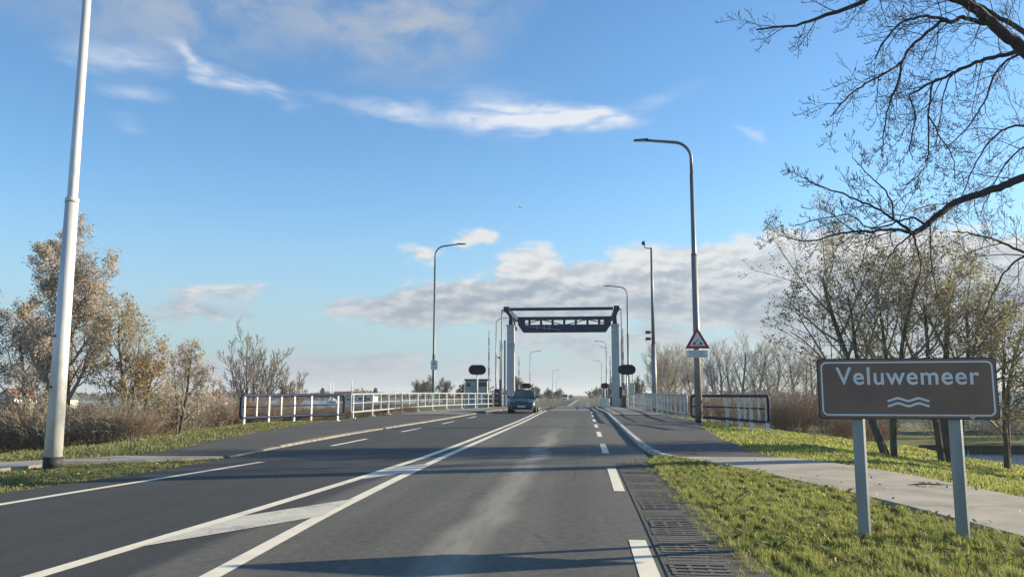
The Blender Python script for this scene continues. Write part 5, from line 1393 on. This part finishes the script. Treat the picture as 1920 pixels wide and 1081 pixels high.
def house(x, yy, w, d, h, rh, wall, roof, label, rz=0.0, gable_front=False, z0=-0.9):
    root = empty('house', (x, yy, z0), rz)
    b = MB(); b.box((0, 0, h / 2), (w, d, h))
    if gable_front: b.prism([(-w / 2 + .01, h), (w / 2 - .01, h), (0, h + rh)], 'y', -d / 2, d / 2)
    else: b.prism([(-d / 2 + .01, h), (d / 2 - .01, h), (0, h + rh)], 'x', -w / 2, w / 2)
    b.build('wall', wall, root)
    r = MB(); e = .3; t = .12
    if gable_front:
        for s in (-1, 1): r.add([(s * (w / 2 + e), -d / 2 - e, h - e * rh / (w / 2)), (0, -d / 2 - e, h + rh + .02), (0, d / 2 + e, h + rh + .02), (s * (w / 2 + e), d / 2 + e, h - e * rh / (w / 2)),
                                 (s * (w / 2 + e), -d / 2 - e, h - e * rh / (w / 2) + t), (0, -d / 2 - e, h + rh + t + .02), (0, d / 2 + e, h + rh + t + .02), (s * (w / 2 + e), d / 2 + e, h - e * rh / (w / 2) + t)],
                                [(0, 1, 2, 3), (7, 6, 5, 4), (0, 4, 5, 1), (1, 5, 6, 2), (2, 6, 7, 3), (3, 7, 4, 0)])
    else:
        for s in (-1, 1): r.add([(-w / 2 - e, s * (d / 2 + e), h - e * rh / (d / 2)), (w / 2 + e, s * (d / 2 + e), h - e * rh / (d / 2)), (w / 2 + e, 0, h + rh + .02), (-w / 2 - e, 0, h + rh + .02),
                                 (-w / 2 - e, s * (d / 2 + e), h - e * rh / (d / 2) + t), (w / 2 + e, s * (d / 2 + e), h - e * rh / (d / 2) + t), (w / 2 + e, 0, h + rh + t + .02), (-w / 2 - e, 0, h + rh + t + .02)],
                                [(0, 1, 2, 3), (7, 6, 5, 4), (0, 4, 5, 1), (1, 5, 6, 2), (2, 6, 7, 3), (3, 7, 4, 0)])
    ro = r.build('roof', roof, root)
    MB().box((w * .22, 0, h + rh * .8), (.6, .6, rh * .9)).build('chimney', 'house_brick', ro)
    nw = max(2, int(w / 2.6))
    for k in range(nw):
        wx = -w / 2 + w * (k + .5) / nw
        wi = MB().box((wx, -d / 2 - .01, h * .55), (1.0, .06, h * .42)).build('window', 'window_dark', root)
        MB().box((wx, -d / 2 - .05, h * .33), (1.2, .08, .08)).build('sill', 'house_white', wi)
    dr = MB().box((w * .0 + .2, -d / 2 - .012, 1.0), (.9, .05, 2.0)).build('door', 'timber', root)
    return tag(root, label, 'house', 'houses and sheds on the far shores')
house(-79, 262, 8, 6, 1.9, 1.3, 'house_brick', 'roof_red', 'low red roofed house seen through the navy end railing')
house(-64.5, 235, 5.0, 6, 1.9, 1.0, 'house_white', 'roof_grey', 'white house seen through the railing right of the single mast', gable_front=True)
house(-69.5, 238, 3.4, 5, 1.6, .6, 'house_white', 'roof_grey', 'small white shed just right of the navy railing end', gable_front=True)
house(-53.5, 112, 2.6, 5, 1.6, .8, 'house_white', 'roof_red', 'tiny white gable peeking out of the brown thicket', gable_front=True, z0=-1.1)
house(-87, 117, 2.6, 5, 1.9, 1.1, 'house_white', 'roof_red', 'white gabled house behind the trees at the left edge', gable_front=True)
house(-80.0, 117, 2.4, 5, 1.7, 0.9, 'house_white', 'roof_grey', 'second white gabled house just left of the lamp mast', gable_front=True)
house(25.8, 50, 5.0, 4.5, 1.5, 0.7, 'cabin_wall', 'roof_green', 'green roofed boathouse across the water at the right edge', z0=-0.85)
house(16.0, 46.5, 1.5, 1.6, 1.3, .25, 'roof_grey', 'roof_grey', 'small dark hut under the left corner of the brown sign', z0=-0.85)
# timber revetment at the far bank of the right-hand water
rv = empty('bank_revetment', (15, 36.4, -1.2))
for k in range(34):
    MB().box((k * .5 - .5, .0 + .12 * math.sin(k), .16), (.46, .08, .34)).build('plank', 'timber', rv)
tag(rv, 'timber plank edging along the far bank of the water', 'revetment')
shd = shrub_mesh(221, 1.6, 20, 1200, 'twig', 'leaf_greygreen', 0.09, 1.0)
for i, (x, yy, s_) in enumerate([(20, 41, 1.0), (22.5, 43, 1.1), (27.5, 45, 1.2), (30, 44, 1.1), (18, 43.5, 1.2), (32, 48, 1.4), (14, 42, 1.0), (35, 50, 1.5)]):
    shrub('garden_bush', 'dull green bush on the far bank across the right water', shd, at(x, yy), i * 1.1, (s_, s_, s_), 'bushes across the right water')

# ------------------------------------------------------------------ small things
def twig_litter():
    root = empty('fallen_twig', (4.62, 11.6, 0.03), 0.2)
    MB().tube([(-.28, 0, .012), (-.05, .03, .02), (.12, -.02, .015), (.34, -.05, .01)], [.006, .012, .010, .004], 5).build('stem', 'bark_dark', root)
    MB().tube([(-.02, .02, .02), (.05, .14, .03), (.03, .24, .015)], [.009, .006, .003], 5).build('side_twig', 'bark_dark', root)
    for k in range(4):
        a = k * 1.7; MB().add([(.05 + .07 * math.cos(a), .07 * math.sin(a), .02), (.09 + .07 * math.cos(a), .03 + .07 * math.sin(a), .045), (.13 + .07 * math.cos(a), .07 * math.sin(a), .02), (.09 + .07 * math.cos(a), -.03 + .07 * math.sin(a), .03)], [(0, 1, 2, 3)]).build('leaf', 'leaf_brown', root)
    tag(root, 'dark fallen twig with withered leaves lying on the right footpath', 'twig')
twig_litter()
st = MB(); g_ = np.random.RandomState(3); pts = []
rr_ = [.02, .10, .13, .11, .05]; zz_ = [-.04, .0, .05, .10, .13]
for r_, z_ in zip(rr_, zz_):
    for k in range(9):
        a = 6.283 * k / 9; q = r_ * g_.uniform(.8, 1.2); pts.append((-8.22 + q * math.cos(a) * 1.3, 10.5 + q * math.sin(a), z_ - .03))
st.add(pts, [(i * 9 + k, i * 9 + (k + 1) % 9, (i + 1) * 9 + (k + 1) % 9, (i + 1) * 9 + k) for i in range(4) for k in range(9)] + [tuple(36 + k for k in range(9))])
tag(st.build('stone', 'stone'), 'pale stone lying in the left verge grass at the photo edge', 'stone')
def gull():
    root = empty('gull', (-9.6, 120.0, 29.9))
    MB().tube([(-.28, 0, 0), (-.1, 0, .02), (.12, 0, .03), (.26, 0, .02), (.32, 0, .0)], [.02, .08, .085, .05, .01], 8).build('body', 'gull', root)
    for s in (-1, 1):
        MB().add([(-.08, 0, .04), (.12, 0, .04), (.14, s * .35, .20), (.02, s * .75, .10), (-.04, s * .38, .17)], [(0, 1, 2, 3, 4)]).build('wing', 'gull', root)
    tag(root, 'tiny gull flying high above the bridge portal', 'bird')
gull()

# ------------------------------------------------------------------ moist air over the lake
hz = bpy.data.materials.new('haze'); hz.use_nodes = True
hn = hz.node_tree.nodes; hn.remove(hn['Principled BSDF'])
pv_ = hn.new('ShaderNodeVolumePrincipled'); pv_.inputs['Color'].default_value = (0.86, 0.90, 0.95, 1); pv_.inputs['Density'].default_value = 0.0003; pv_.inputs['Anisotropy'].default_value = 0.2
hz.node_tree.links.new(pv_.outputs[0], hn['Material Output'].inputs['Volume'])
MATS['haze'] = hz
tag(MB().box((0, 2440, 16.0), (7200, 5200, 40.0)).build('haze', 'haze'), 'thin pale haze over the lake', 'haze', kind='stuff')
